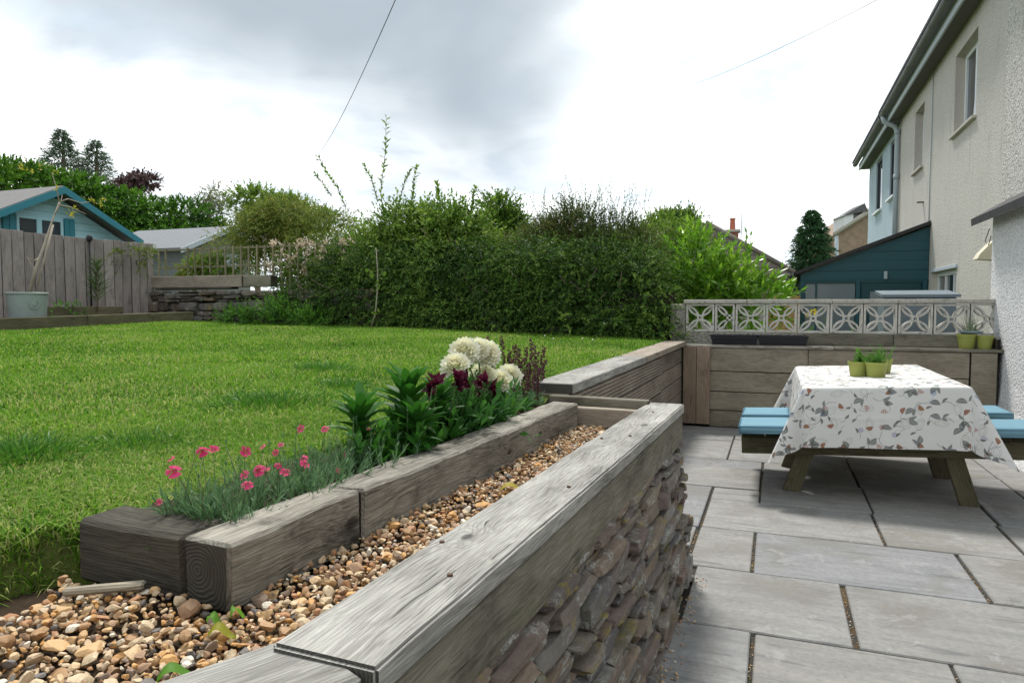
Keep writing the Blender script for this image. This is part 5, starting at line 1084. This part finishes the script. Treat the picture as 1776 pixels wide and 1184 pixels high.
# ================================================================== GRAVEL (uncountable)
PV, PF = ico(2); PV1, PF1 = ico(1); pebs, pebs1 = [], []
for s in range(52):
    rg = np.random.default_rng(100+s); V = (PV if s < 26 else PV1).copy()
    if s % 2: V = np.sign(V)*np.abs(V)**.62
    V = V*(1 + .20*vnoise(V, 1.2, s) + .10*vnoise(V, 2.4, s+40))[:, None]
    for _ in range(4 + s % 4):
        d = nrm(rg.normal(size=(1, 3)))[0]; h = rg.uniform(.42, .78); V = V - np.outer(np.clip(V@d - h, 0, None), d)*.95
    (pebs if s < 26 else pebs1).append(V*np.array([1, rg.uniform(.6, .95), rg.uniform(.42, .75)]))
def pebbles(X, Y, Z, size, seed, low=False):
    rg = np.random.default_rng(seed); VV, TT = [], []; nv = len(PV1) if low else len(PV); PF_ = PF1 if low else PF
    for x, y, z, s in zip(X, Y, Z, size):
        V = (pebs1 if low else pebs)[rg.integers(26)]*s; a, b, c = rg.uniform(0, 6.28), rg.normal(0, .4), rg.normal(0, .4)
        m = np.array(Matrix.Rotation(a, 3, 'Z') @ Matrix.Rotation(b, 3, 'X') @ Matrix.Rotation(c, 3, 'Y')); VV.append(V@m.T + [x, y, z]); TT.append(np.full(len(V), rg.random()))
    k = len(VV); F = (PF_[None] + (np.arange(k)*nv)[:, None, None]).reshape(-1, 3); return np.concatenate(VV), F, np.concatenate(TT)
rg = np.random.default_rng(42); gxs, gys, gzs, gss = [], [], [], []
pts = []
cell = {}
def try_add(x, y, s, layer):
    k = (int(x/.02), int(y/.02), layer)
    for i in (-1, 0, 1):
        for j in (-1, 0, 1):
            for (qx, qy, qs) in cell.get((k[0]+i, k[1]+j, layer), ()):
                if (qx-x)**2 + (qy-y)**2 < ((s+qs)*.72)**2: return False
    cell.setdefault(k, []).append((x, y, s)); return True
def strip(y): return (-1.0 + (y-1.0)*.053, -.565 + (y-.75)*.03)
for layer, nt_ in ((0, 16000), (1, 9000)):
    for _ in range(nt_):
        if rg.random() < .52: y = rg.uniform(.98, 3.13); lo, hi = strip(y); x = rg.uniform(lo + .035, hi)
        else: y = rg.uniform(.30, 1.02); x = rg.uniform(-1.50, -.56)
        s = float(np.clip(rg.lognormal(math.log(.0090), .42), .0045, .024))
        if x < -1.36 - .06*math.sin(y*13): continue
        if -1.40 < x < -.95 + (y-1)*.05 and 1.005 < y < 1.14: continue
        if try_add(x, y, s, layer): gxs.append(x); gys.append(y); gss.append(s); gzs.append(.668 + .010*(y/3) + layer*.011 + rg.uniform(-.003, .006) + .010*math.sin(x*17+y*5)*math.sin(y*11))
G_ = np.array([gxs, gys, gzs, gss]); near = G_[1] < 1.75
V, F, T = join([pebbles(*G_[:, near], 5), pebbles(*G_[:, ~near], 6, True)])
go = link('gravel', mesh('gravel', V, F, M['gravel'], True, attrs={'tint': T})); go.data.set_sharp_from_angle(angle=R(24)); tag(go, 'mixed buff and brown flint gravel between the wall timbers', 'gravel', kind='stuff')
# grit at the foot of the wall
n = 260; s_ = rg.uniform(0, 2.5, n); q = A2[None] + wd[None]*s_[:, None] + wn[None]*(rg.uniform(.06, .125, n))[:, None]
jx, jy = [], []
for x0, ya, yb in ((-.058, 2.2, 2.75), (.303, 2.8, 3.38), (-.08, 3.43, 4.0), (.602, 2.3, 2.75), (.878, 3.43, 4.0), (-.385, 3.1, 4.0), (.568, 4.05, 4.6)):
    m_ = int(90*(yb-ya)); jx += list(x0 + rg.normal(0, .006, m_)); jy += list(ya + (yb-ya)*rg.beta(1.2, 1.6, m_))
q = np.concatenate([q, np.stack([jx, jy], 1)]); n2 = len(q); zq = np.concatenate([np.full(n, .003), np.full(n2-n, -.012)]); sq = np.concatenate([rg.uniform(.003, .008, n), rg.uniform(.002, .0045, n2-n)])
V, F, T = pebbles(q[:, 0], q[:, 1], zq, sq, 8, True)
gr = link('wall_foot_grit', mesh('wall_foot_grit', V, F, M['gravel'], True, attrs={'tint': T})); tag(gr, 'loose grit at the foot of the stone wall and in the paving joints', 'grit', kind='stuff')
def flatleaf(label, px, py, z, L, Wd, mat, tint, ang):
    c = onZ(px, py, z); a = np.array([math.cos(ang), math.sin(ang), .08]); b = np.array([-math.sin(ang), math.cos(ang), .1]); V = []
    for i in range(7):
        t = i/6; w = Wd*.5*math.sin(math.pi*min(.98, t*.94+.03))**.8
        for sgn in (-1, 0, 1): V.append(c + a*L*(t-.5) + b*w*sgn + np.array([0, 0, .006*abs(sgn) + .012*math.sin(t*5)]))
    F = [[i*3+j, i*3+j+1, i*3+j+4, i*3+j+3] for i in range(6) for j in range(2)]
    V = np.array(V); cc = V.mean(0); tag(link('fallen_leaf', mesh('fallen_leaf', V - cc, np.array(F), mat, True, attrs={'tint': np.full(21, tint)}), None, tuple(cc)), label, 'leaf', 'leaves on the gravel')
flatleaf('yellow fallen leaf on the gravel strip halfway along', 890, 848, .70, .075, .04, M['f_yellow'], .8, .4)
flatleaf('green leaf on the gravel at the bottom of the photograph', 308, 1172, .70, .055, .03, M['f_weed'], .7, .9)
flatleaf('small green leaf by the foot of the near sleeper corner', 412, 1066, .70, .03, .018, M['f_weed'], .9, 1.4)
flatleaf('small green leaf on gravel left of the sleeper corner leaf', 372, 1080, .70, .03, .018, M['f_weed'], .7, .2)
flatleaf('brown yellow leaf on gravel near the plank', 385, 1100, .695, .045, .028, M['f_yellow'], .1, .6)
sv = thing('timber_offcut', (-1.2, .97, .69), 'loose split timber offcut leaning at the foot of the dark end sleeper', 'offcut')
a, b = onZ(120, 1022, .70), onZ(268, 1008, .705); board('splinter', (a[0], a[1]-.01, .70), (b[0], b[1]-.02, .705), .022, .014, M['bedboard'], sv, .004, cuts=6, rough=.004)

# ================================================================== SLEEPER PLANTER
spl = thing('sleeper_planter', (-1.1, 2.0, .65), 'flower border edged with rough weathered sleepers between lawn and gravel', 'planter')
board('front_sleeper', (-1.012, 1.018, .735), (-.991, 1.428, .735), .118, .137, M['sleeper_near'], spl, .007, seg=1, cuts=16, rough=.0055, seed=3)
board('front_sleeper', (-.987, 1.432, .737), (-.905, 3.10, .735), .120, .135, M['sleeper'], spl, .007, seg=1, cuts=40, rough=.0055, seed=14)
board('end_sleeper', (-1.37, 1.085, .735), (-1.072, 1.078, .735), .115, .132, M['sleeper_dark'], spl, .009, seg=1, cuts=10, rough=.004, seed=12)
V = []; nx_, ny_ = 16, 60
for j in range(ny_):
    for i in range(nx_):
        u, v = i/(nx_-1), j/(ny_-1); y = 1.12 + 2.02*v; x = -1.40*(1-u) + (-.96 + .05*v)*u; V.append((x, y, .772 + .012*math.sin(x*31+y*7)*math.sin(y*19) + .006*math.sin(y*53+x*60)))
F = [[j*nx_+i, j*nx_+i+1, (j+1)*nx_+i+1, (j+1)*nx_+i] for j in range(ny_-1) for i in range(nx_-1)]
link('soil', mesh('soil', V, F, M['soil'], True), spl)

# ---- pinks: three plants, flowers placed one by one
FL = [(255, 512), (305, 510), (445, 515), (118, 548), (130, 603), (68, 738), (445, 620), (505, 598), (455, 660), (530, 590), (620, 608), (700, 548), (580, 520), (590, 575), (690, 415), (795, 415), (885, 522), (985, 430), (1012, 440), (1085, 437), (855, 600), (858, 652), (915, 495), (1160, 543), (520, 493), (600, 485), (1120, 470), (705, 570)]
small = {3, 5, 20, 21, 22, 23, 24, 25, 26, 12, 13}
def pink_flower(c, face, R_, rg, parent):
    n = 5; cup = rg.uniform(-.25, .75); face = nrm(np.array([face]))[0]; a = nrm(np.cross(face, [0, 0, 1.0])[None])[0]; b = np.cross(face, a); P, F, T = [], [], []
    for k in range(n):
        t0 = 2*math.pi*k/n + rg.normal(0, .1); dirs = [math.cos(t0)*a + math.sin(t0)*b, None]
        for (lo_, hi_, ti) in ((.0, .42, .0), (.42, 1.0, .55)):
            for j in range(4):
                ta, tb = t0 + (j-2)*.265, t0 + (j-1)*.265; ra, rb = R_*(1 + .13*((j) % 2)), R_*(1 + .13*((j+1) % 2)); i0 = len(P)
                for (tt, rr) in ((ta, ra), (tb, rb)):
                    d = math.cos(tt)*a + math.sin(tt)*b
                    P += [c + d*rr*lo_ + face*(.3*R_*lo_), c + d*rr*hi_ + face*R_*(.3*hi_ - cup*hi_*hi_ + .12*math.sin(hi_*3 + k*2.1 + j))]
                    T += [ti, ti + (.25 if hi_ > .9 else 0)]
                F += [[i0, i0+1, i0+3], [i0, i0+3, i0+2]]
    V = np.array(P); cc = V.mean(0); return link('flower', mesh('flower', V - cc, np.array(F), M['p_pink'], attrs={'tint': np.clip(np.array(T) + rg.normal(0, .05), 0, 1)}), parent, tuple(cc))
r2 = np.random.default_rng(5); fpos = []
for k, (zx, zy) in enumerate(FL):
    px, py = 250 + zx/2.537, 580 + zy/2.537; x = -1.13 - .10*r2.random() if zy < 560 else -1.06 - .06*r2.random()
    if k == 5: x = -1.30
    fpos.append(onX(px, py, x))
yc = [1.16, 1.42, 1.72]; plab = ['clump of pink dianthus nearest the dark end sleeper', 'clump of pink dianthus in the middle of the pinks', 'clump of pink dianthus beside the lily stalks']
for i, y0 in enumerate(yc):
    pk = thing('dianthus_plant', (-1.14, y0, .78), plab[i], 'flowers', 'pink dianthus')
    n = 130; x = -1.14 + r2.normal(0, .06, n); y = y0 + r2.normal(0, .10, n); y = np.maximum(y, 1.13); x = np.minimum(x, -1.045 + .05*(y-1)); B_ = np.stack([x, y, np.full(n, .775)], 1)
    D_ = r2.normal(0, .38, (n, 3)) + [0, 0, 1]
    leafobj('foliage', sprigs(B_, D_, r2.uniform(.03, .10, n), 11, .040, .0046, 38, .05, rng=r2, stemw=.0012), M['f_dian'], pk)
    for k, c in enumerate(fpos):
        if int(np.argmin([abs(c[1]-q) for q in yc])) != i: continue
        face = np.array([r2.normal(0, .35) + .25, -.55 + r2.normal(0, .4), .8 + r2.normal(0, .25)])
        pink_flower(c, face, .0085 if k in small else .013*r2.uniform(.8, 1.12), r2, pk)
        b0 = np.array([c[0]*.5 - .57 + r2.normal(0, .02), c[1]*.7 + y0*.3 + r2.normal(0, .02), .775]); b0[1] = max(b0[1], 1.13); b0[0] = min(b0[0], -1.05)
        mid = (b0 + c)/2 + r2.normal(0, .008, 3); tube('stem', [tuple(b0), tuple(mid), tuple(c - .004*nrm(face[None])[0])], [.0013, .0012, .0010], M['stem'], pk, 4)
    for _ in range(10):
        b0 = np.array([-1.13 + r2.normal(0, .05), max(1.13, y0 + r2.normal(0, .1)), .775]); t_ = b0 + [r2.normal(0, .03), r2.normal(0, .03), r2.uniform(.08, .16)]; tube('stem', [tuple(b0), tuple((b0+t_)/2 + r2.normal(0, .006, 3)), tuple(t_)], .0011, M['stem'], pk, 4)
        leafobj('bud', sprigs(t_[None], np.array([[0, 0, 1.0]]), .012, 5, .014, .005, 15, 0, rng=r2), M['f_dian'], pk)
# ---- lilies: whorled stalks
def lily(label, base, topz, nl, ll, lean=(0, 0)):
    t = thing('lily_plant', base, label, 'plant', 'leafy lily stalks'); h = topz - base[2]; k = np.arange(nl); f = k/(nl-1)
    z = base[2] + .03 + (h-.05)*f; a = k*2.399; P = np.stack([base[0] + lean[0]*f, base[1] + lean[1]*f, z], 1)
    D = np.stack([np.cos(a), np.sin(a), .1 + 1.25*f + r2.normal(0, .25, nl)], 1); D = nrm(D); L = ll*(.75 + .4*np.sin(np.pi*np.clip(f*.9, 0, 1)))*r2.uniform(.85, 1.1, nl)
    V, F, T = [], [], []
    for p, d, l, ff in zip(P, D, L, f):
        sd = nrm(np.cross(d, [0, 0, 1.0])[None])[0]; nn = np.cross(sd, d); i0 = len(V); tv = r2.uniform(.1, .8)
        for j in range(6):
            s = j/5; w = l*.15*math.sin(math.pi*(.12 + .88*s))**.7 if j < 5 else 0; q = p + d*l*s - np.array([0, 0, 1])*l*.30*(1-ff*.7)*s*s
            V += [q - sd*w + nn*w*.4, q, q + sd*w + nn*w*.4]; T += [tv, tv*.8, tv]
        F += [[i0+j*3+m, i0+j*3+m+1, i0+j*3+m+4, i0+j*3+m+3] for j in range(5) for m in range(2)]
    V = np.array(V); c = V.mean(0); link('foliage', mesh('foliage', V - c, np.array(F), M['f_lily'], True, attrs={'tint': np.array(T)}), t, tuple(c))
    tube('stem', [base, (base[0]+lean[0], base[1]+lean[1], topz-.03)], [.006, .004], M['stem'], t)
    leafobj('bud', sprigs(np.array([[base[0]+lean[0], base[1]+lean[1], topz-.03]]), np.array([[0, 0, 1.0]]), .02, 8, .04, .012, 18, 0, rng=r2), M['f_herb'], t)
lily('shorter dark green lily stalk behind the pinks', (-1.17, 1.80, .775), .965, 36, .115)
lily('taller glossy lily stalk next to the maroon flowers', (-1.13, 2.02, .775), 1.0, 48, .135, (-.01, .02))
lily('low lily shoot at the foot of the two taller stalks', (-1.05, 1.93, .775), .93, 34, .10)
lily('lily stalk crowded against the maroon flowers', (-1.10, 2.18, .775), .975, 40, .105)
lb = thing('leafy_filler', (-1.1, 1.98, .775), 'low mass of broad green leaves between the lily stalks', 'plant'); n = 90
leafobj('foliage', sprigs(np.stack([np.minimum(-1.11 + r2.normal(0, .05, n), -1.02), 1.98 + r2.normal(0, .12, n), np.full(n, .775)], 1), r2.normal(0, .4, (n, 3)) + [0, 0, 1], r2.uniform(.04, .15, n), 7, .075, .028, 50, .15, rng=r2, stemw=.002), M['f_lily'], lb)
# ---- maroon alstroemeria
al = thing('maroon_flowers', (-1.1, 2.42, .775), 'bushy plant with deep maroon trumpet flowers in the border', 'flowers')
n = 260; B_ = np.stack([-1.10 + r2.normal(0, .05, n), 2.42 + r2.normal(0, .115, n), np.full(n, .775)], 1); B_[:, 0] = np.minimum(B_[:, 0], -.985)
leafobj('foliage', sprigs(B_, r2.normal(0, .36, (n, 3)) + [0, 0, 1], r2.uniform(.05, .20, n), 8, .062, .026, 50, .08, rng=r2, stemw=.002), M['f_alst'], al)
for (px, py) in ((750, 672), (746, 678), (758, 668), (790, 660), (797, 668), (812, 664), (818, 674), (838, 672), (846, 664), (853, 678), (860, 688), (842, 686), (866, 682)):
    c = onX(px, py, -1.035 + r2.normal(0, .012)); d = np.array([r2.normal(0, .5) + .2, -.7 + r2.normal(0, .3), .5]); leafobj('flower', sprigs(np.repeat(c[None], 2, 0), np.repeat(d[None], 2, 0), .012, 6, .058, .027, 38, 0, spread=.15, rng=r2), M['p_maroon'], al)
    tube('stem', [(c[0]*.4 - .66, c[1], .775), tuple(c)], .002, M['stem'], al, 4)
yl = thing('hosta_shoot', (-1.0, 2.78, .775), 'pale upright leaf by the sleeper below the white blooms', 'plant'); q = onX(890, 718, -1.0)
leafobj('leaf', sprigs(np.array([[q[0], q[1], .79]]), np.array([[0, .1, 1.0]]), .02, 3, .12, .05, 14, 0, rng=r2), M['f_herb'], yl)
# ---- white dahlias
def bloom(c, face, Rr, rg, parent, mat, nm='flower'):
    n = 72; k = np.arange(n); th = np.sqrt((k+.5)/n)*1.5; ph = k*2.39996; face = nrm(np.array([face]))[0]; a = nrm(np.cross(face, [0, .3, 1.0])[None])[0]; b = np.cross(face, a)
    d = np.sin(th)[:, None]*(np.cos(ph)[:, None]*a + np.sin(ph)[:, None]*b) + np.cos(th)[:, None]*face
    P = c + d*Rr*.25; Nn = nrm(face - d*(d@face)[:, None] + 1e-4); L = Rr*.88*(.5 + .5*np.sin(np.clip(th, 0, 1.57)))*rg.uniform(.9, 1.1, n)
    V, F = leafquads(P, d, Nn, L, Rr*.52, .22, .68); t = np.clip(.25 + .6*th/1.5 + rg.normal(0, .1, n), 0, 1); cc = V.mean(0)
    return link(nm, mesh(nm, V - cc, F, mat, attrs={'tint': np.repeat(t, 4)}), parent, tuple(cc))
wf = thing('white_dahlia', (-1.15, 2.75, .775), 'cluster of large creamy white dahlia blooms in the border', 'flowers')
for px, py, rr in ((806, 613, .062), (842, 616, .062), (790, 638, .056), (836, 655, .060), (866, 664, .060), (882, 655, .060), (828, 608, .05)):
    c = onX(px, py, -1.11 + r2.normal(0, .015)); bloom(c, (r2.normal(0, .35) + .35, -.75, .6 + r2.normal(0, .25)), rr, r2, wf, M['p_white']); tube('stem', [(-1.14, 2.72 + r2.normal(0, .04), .775), tuple(c)], .0035, M['stem'], wf, 5)
n = 90; B_ = np.stack([-1.14 + r2.normal(0, .045, n), 2.76 + r2.normal(0, .09, n), np.full(n, .775)], 1)
leafobj('foliage', sprigs(B_, r2.normal(0, .35, (n, 3)) + [0, 0, 1], r2.uniform(.06, .15, n), 8, .06, .025, 55, .1, rng=r2, stemw=.002), M['f_alst'], wf)
for px, py in ((822, 632), (812, 640), (878, 676), (832, 628)):
    c = onX(px, py, -1.14); leafobj('spent_bud', sprigs(np.repeat(c[None], 2, 0), r2.normal(0, .4, (2, 3)) + [0, 0, 1], .03, 8, .026, .011, 40, 0, rng=r2), M['f_olive'], wf)
# ---- purple salvia
sa = thing('purple_salvia', (-1.13, 3.05, .775), 'purple spiked salvia beside the white blooms at the end of the border', 'flowers')
for px, top, bot in ((848, 586, 660), (870, 585, 690), (883, 610, 690), (892, 600, 690), (900, 604, 695), (913, 604, 690), (922, 590, 695), (927, 600, 700), (932, 612, 700), (943, 603, 690), (888, 625, 700), (906, 622, 700), (936, 640, 705), (917, 630, 700), (946, 625, 690)):
    x = -1.13 + r2.normal(0, .04); t_ = onX(px, top, x); b_ = onX(px + r2.normal(0, 2) - (px-905)*.15, bot, x); b_[2] = max(b_[2], .80)
    f = np.linspace(0, 1, 44)[:, None]; S_ = b_*(1-f) + t_*f; D_ = r2.normal(size=(44, 3))*[1, 1, .15] + [0, 0, .35]
    leafobj('flower_spike', sprigs(S_, D_, (.013*(1.15 - .8*f[:, 0])), 5, .016, .010, 55, 0, rng=r2), M['p_salvia'], sa); tube('stem', [(b_[0], b_[1], .775), tuple(b_), tuple(t_)], .0016, M['stem'], sa, 4)
n = 110; B_ = np.stack([-1.12 + r2.normal(0, .045, n), 3.04 + r2.normal(0, .06, n), np.full(n, .775)], 1); B_[:, 1] = np.minimum(B_[:, 1], 3.15)
leafobj('foliage', sprigs(B_, r2.normal(0, .45, (n, 3)) + [0, 0, 1], r2.uniform(.03, .09, n), 7, .035, .014, 55, .1, rng=r2, stemw=.0015), M['f_dian'], sa)

# ================================================================== PICNIC TABLE AND WHAT STANDS ON IT
TX, TILT = .645, .047
tz = lambda x: TILT*(x - TX)
tab = thing('picnic_table', (TX, 5.6, 0), 'timber picnic table with attached benches on the patio under a printed cloth', 'table')
for k in range(6): x = .21 + k*.1465; board('top_plank', (x+.07, 4.87, .715 + tz(x+.07)), (x+.07, 6.48, .715 + tz(x+.07)), .138, .036, M['bench'], tab, .004)
for k, x in enumerate((-.12, .03, 1.26, 1.41)): board('seat_plank', (x, 4.86, .425 + tz(x)), (x, 5.86, .425 + tz(x)), .14, .038, M['bench'], tab, .004)
for y in (4.98, 5.74):
    board('seat_beam', (-.195, y, .345 + tz(-.19)), (1.49, y, .345 + tz(1.49)), .045, .115, M['bench'], tab, .005, cuts=8, rough=.002, seed=int(y*3))
    board('top_beam', (.24, y, .655 + tz(.24)), (1.06, y, .655 + tz(1.06)), .045, .08, M['bench'], tab, .004)
    for s in (-1, 1):
        x0, x1 = TX + s*.525, TX + s*.30; o = board('leg', (x0, y+.047, -.015), (x1, y+.047, .69 + tz(x1)), .046, .105, M['bench'], tab, .005, cuts=6, rough=.002, seed=int(y*7+s))
cloth = thing('x', (0, 0, 0), None, None); bpy.data.objects.remove(cloth)
def cloth_mesh():
    x0, x1, y0, y1, ov = .185, 1.105, 4.83, 6.52, .385; st = .0125
    us = np.arange(-ov, (x1-x0)+ov+1e-6, st); vs = np.arange(-ov, (y1-y0)+ov+1e-6, st); V, UV = [], []
    Wt, Lt = x1-x0, y1-y0
    for v in vs:
        for u in us:
            a = -u if u < 0 else (u-Wt if u > Wt else 0); b = -v if v < 0 else (v-Lt if v > Lt else 0); sx = -1 if u < 0 else 1; sy = -1 if v < 0 else 1
            bx, by = min(max(u, 0), Wt), min(max(v, 0), Lt); X_, Y_ = x0+bx, y0+by; Z_ = .752 + tz(X_)
            if a == 0 and b == 0:
                e = min(u, Wt-u, v, Lt-v); Z_ -= .004*math.exp(-e/.012); Z_ += .0012*math.sin(u*31)*math.sin(v*23) + .003*math.exp(-abs(u-Wt*.5)/.006) + .003*math.exp(-abs(v-Lt*.33)/.006) + .003*math.exp(-abs(v-Lt*.66)/.006)
                V.append((X_, Y_, Z_))
            else:
                s = math.hypot(a, b); th = math.atan2(b, a)
                if a and b:
                    fold = math.exp(-((th - .80)/.30)**2); out = s*(.13 + .40*fold) ; dz = s*(.985 - .12*fold)
                    ax = math.cos(th)**1.0; ay = math.sin(th)
                else:
                    w = math.sin((u if b else v)*13 + 1.1)*.30 + math.sin((u if b else v)*29)*.12
                    edge = min((bx, Wt-bx)[0] if b else (by, Lt-by)[0], (Wt-bx) if b else (Lt-by)); k = math.exp(-edge/.16)
                    out = s*(.085 + .05*w + .045*k) + (.006*math.exp(-abs(u-Wt*.5)/.008) if b else .0) + .005*math.exp(-abs(s-.2)/.006); dz = s*.992; ax, ay = (1, 0) if a else (0, 1)
                rr = min(s, .012); V.append((X_ + sx*ax*(out + rr*.6), Y_ + sy*ay*(out + rr*.6), Z_ - .004 - dz + rr*.4))
            UV.append((u, v))
    nu, nv = len(us), len(vs); id_ = np.arange(nu*nv).reshape(nv, nu); F = np.stack([id_[:-1, :-1], id_[:-1, 1:], id_[1:, 1:], id_[1:, :-1]], -1).reshape(-1, 4)
    return mesh('tablecloth', V, F, M['cloth'], True, uv=UV)
tc = link('tablecloth', cloth_mesh()); tag(tc, 'off-white cotton tablecloth printed with dark leaves, seeds and stems', 'tablecloth')
def cushion_data(sx, sy, sz, mat):
    bm = bmesh.new(); bmesh.ops.create_grid(bm, x_segments=12, y_segments=12, size=.5); g_ = bmesh.ops.extrude_face_region(bm, geom=bm.faces[:]); bmesh.ops.translate(bm, verts=[e for e in g_['geom'] if isinstance(e, bmesh.types.BMVert)], vec=(0, 0, 1))
    for v in bm.verts:
        x, y = v.co.x*2, v.co.y*2; puff = (1-abs(x)**6)*(1-abs(y)**6); z = (v.co.z - .5)*(.80 + .24*puff); v.co = Vector((x*.5*sx*(1 - .012*(1-abs(y))), y*.5*sy, z*sz))
    bmesh.ops.recalc_face_normals(bm, faces=bm.faces[:]); bmesh.ops.bevel(bm, geom=[e for e in bm.edges if e.is_boundary or (len(e.link_faces) == 2 and e.calc_face_angle() > .9)], offset=.008, segments=2, affect='EDGES')
    me = bpy.data.meshes.new('cushion'); bm.to_mesh(me); bm.free(); me.materials.append(mat)
    for p in me.polygons: p.use_smooth = True
    return me
cme = cushion_data(.33, .40, .062, M['cushion'])
for x, y, lab in ((-.045, 4.985, 'blue seat cushion at the near end of the left bench'), (-.045, 5.50, 'blue seat cushion farther along the left bench'), (1.335, 5.0, 'blue seat cushion at the near end of the right bench'), (1.335, 5.66, 'blue seat cushion farther along the right bench')):
    cu = thing('seat_cushion', (x, y, .45 + tz(x)), lab, 'cushion', 'blue seat cushions'); o = link('pad', cme, cu, (x, y, .4755 + tz(x)), (0, -TILT, random.uniform(-.02, .02)))
    for sz in (-.021, .021):
        pr = [(sx*.163, sy*.198, sz) for sx, sy in ((-1, -1), (1, -1), (1, 1), (-1, 1), (-1, -1))]; q = link('piping', tube_data([Vector(p) for p in pr], .004, 5, M['piping'], 'piping'), None); q.parent = cu; q.location = (0, 0, .0255); q.rotation_euler = (0, -TILT, 0)
for side, lab in ((-1, 'left'),):
    pass
def pot(name, label, loc, rt, rb, h, mat, soil=True, group='lime green pots'):
    t = thing(name, loc, label, 'pot', group); link('body', lathe_data([(0, 0), (rb, 0), (rb+.002, .004), (rt*.93, h*.80), (rt, h*.81), (rt*1.02, h), (rt*.93, h), (rt*.9, h*.86), (0, h*.86)], mat, 'body', 32), t, loc)
    if soil: link('soil', mesh('soil', [(rt*.91*math.cos(a), rt*.91*math.sin(a), 0) for a in np.linspace(0, 6.283, 20)[:-1]], [list(range(19))], M['soil']), t, (loc[0], loc[1], loc[2]+h*.88))
    return t
def potat(px, pyb): p = onZ(px, pyb, .752 + tz(.65)); return (float(p[0]), float(p[1]), .752 + tz(float(p[0])))
p1, p2, p3 = potat(1489, 651), potat(1519, 653.5), potat(1531, 650)
p2 = (p2[0], p2[1]-.015, p2[2]); p3 = (p3[0]+.005, p3[1]+.10, p3[2])
for nm, lab, p in (('herb_pot', 'lime green pot with basil, left of the three on the tablecloth', p1), ('herb_pot', 'lime green pot with bushy thyme in front on the tablecloth', p2), ('herb_pot', 'lime green pot half hidden behind the thyme pot on the tablecloth', p3)): pot(nm, lab, p, .073, .054, .105, M['pot'])
def herb(label, p, n, L, leaf, K, spread, name='herb_plant'):
    t = thing(name, (p[0], p[1], p[2]+.09), label, 'herb', 'potted herbs'); B_ = np.array(p) + np.concatenate([r2.normal(0, .026, (n, 2)), np.full((n, 1), .09)], 1)
    leafobj('foliage', sprigs(B_, r2.normal(0, spread, (n, 3)) + [0, 0, 1], r2.uniform(*L, n), K, leaf[0], leaf[1], 55, .12, rng=r2, stemw=.0014), M['f_herb'], t)
herb('leafy basil growing in the left pot on the table', p1, 9, (.04, .12), (.045, .028), 6, .25)
herb('bushy fine-leaved thyme growing in the front pot on the table', p2, 110, (.05, .12), (.014, .007), 14, .42)
herb('taller herb sprigs growing in the rear pot on the table', p3, 16, (.08, .15), (.022, .013), 9, .25)
def shelfpot(px, y): q = onY(px, 600, y); return (float(q[0]), y, .856)
s1, s2 = shelfpot(1676, 7.56), shelfpot(1708, 7.54)
pot('herb_pot', 'larger lime green pot on the shelf under a blue grey dish', s1, .082, .060, .135, M['pot']); pot('herb_pot', 'smaller empty lime green pot at the wall end of the shelf', s2, .072, .054, .125, M['pot'])
dish = thing('blue_grey_dish', (s1[0]+.03, s1[1], s1[2]+.135), 'blue grey oval dish resting on the green shelf pot', 'dish'); o = link('bowl', lathe_data([(0, .004), (.07, .004), (.10, .02), (.104, .03), (.095, .03), (.07, .018), (0, .016)], M['potblue'], 'bowl', 28), dish, (s1[0]+.03, s1[1], s1[2]+.136))
gp = thing('grey_leaved_plant', (s1[0]+.03, s1[1], s1[2]+.16), 'wispy grey green plant in the blue grey dish on the shelf', 'plant'); n = 46
leafobj('foliage', sprigs(np.array([s1[0]+.03, s1[1], s1[2]+.15]) + r2.normal(0, [.035, .03, .005], (n, 3)), r2.normal(0, .38, (n, 3)) + [0, 0, 1], r2.uniform(.08, .2, n), 10, .022, .006, 45, .1, rng=r2, stemw=.0015), M['f_grey'], gp)
for k, (a, b) in enumerate(((1233, 1316), (1314, 1402))):
    q0, q1 = onY(a, 590, 7.55), onY(b, 590, 7.55); xa, xb = q0[0], q1[0] - .004
    t = thing('window_box', ((xa+xb)/2, 7.56, .853), ('black plastic trough with double rim on the shelf by the screen wall corner', 'plain black plastic trough next to the double rimmed one')[k], 'trough', 'black troughs')
    V = []
    for (ins, z) in ((.02, 0), (.0, .085), (-.006, .085), (-.006, .10), (.006, .10), (.012, .08)):
        V += [(xa+ins, 7.49+ins*.7, z+.855), (xb-ins, 7.49+ins*.7, z+.855), (xb-ins, 7.66-ins*.7, z+.855), (xa+ins, 7.66-ins*.7, z+.855)]
    F = [[i*4+j, i*4+(j+1) % 4, (i+1)*4+(j+1) % 4, (i+1)*4+j] for i in range(5) for j in range(4)] + [[3, 2, 1, 0], [20, 21, 22, 23]]
    link('trough', mesh('trough', V, F, M['blackpl']), t)
    if k == 0: box('second_rim', (xa-.004, 7.482, .915), (xb-.01, 7.489, .925), M['blackpl'], t, .002)
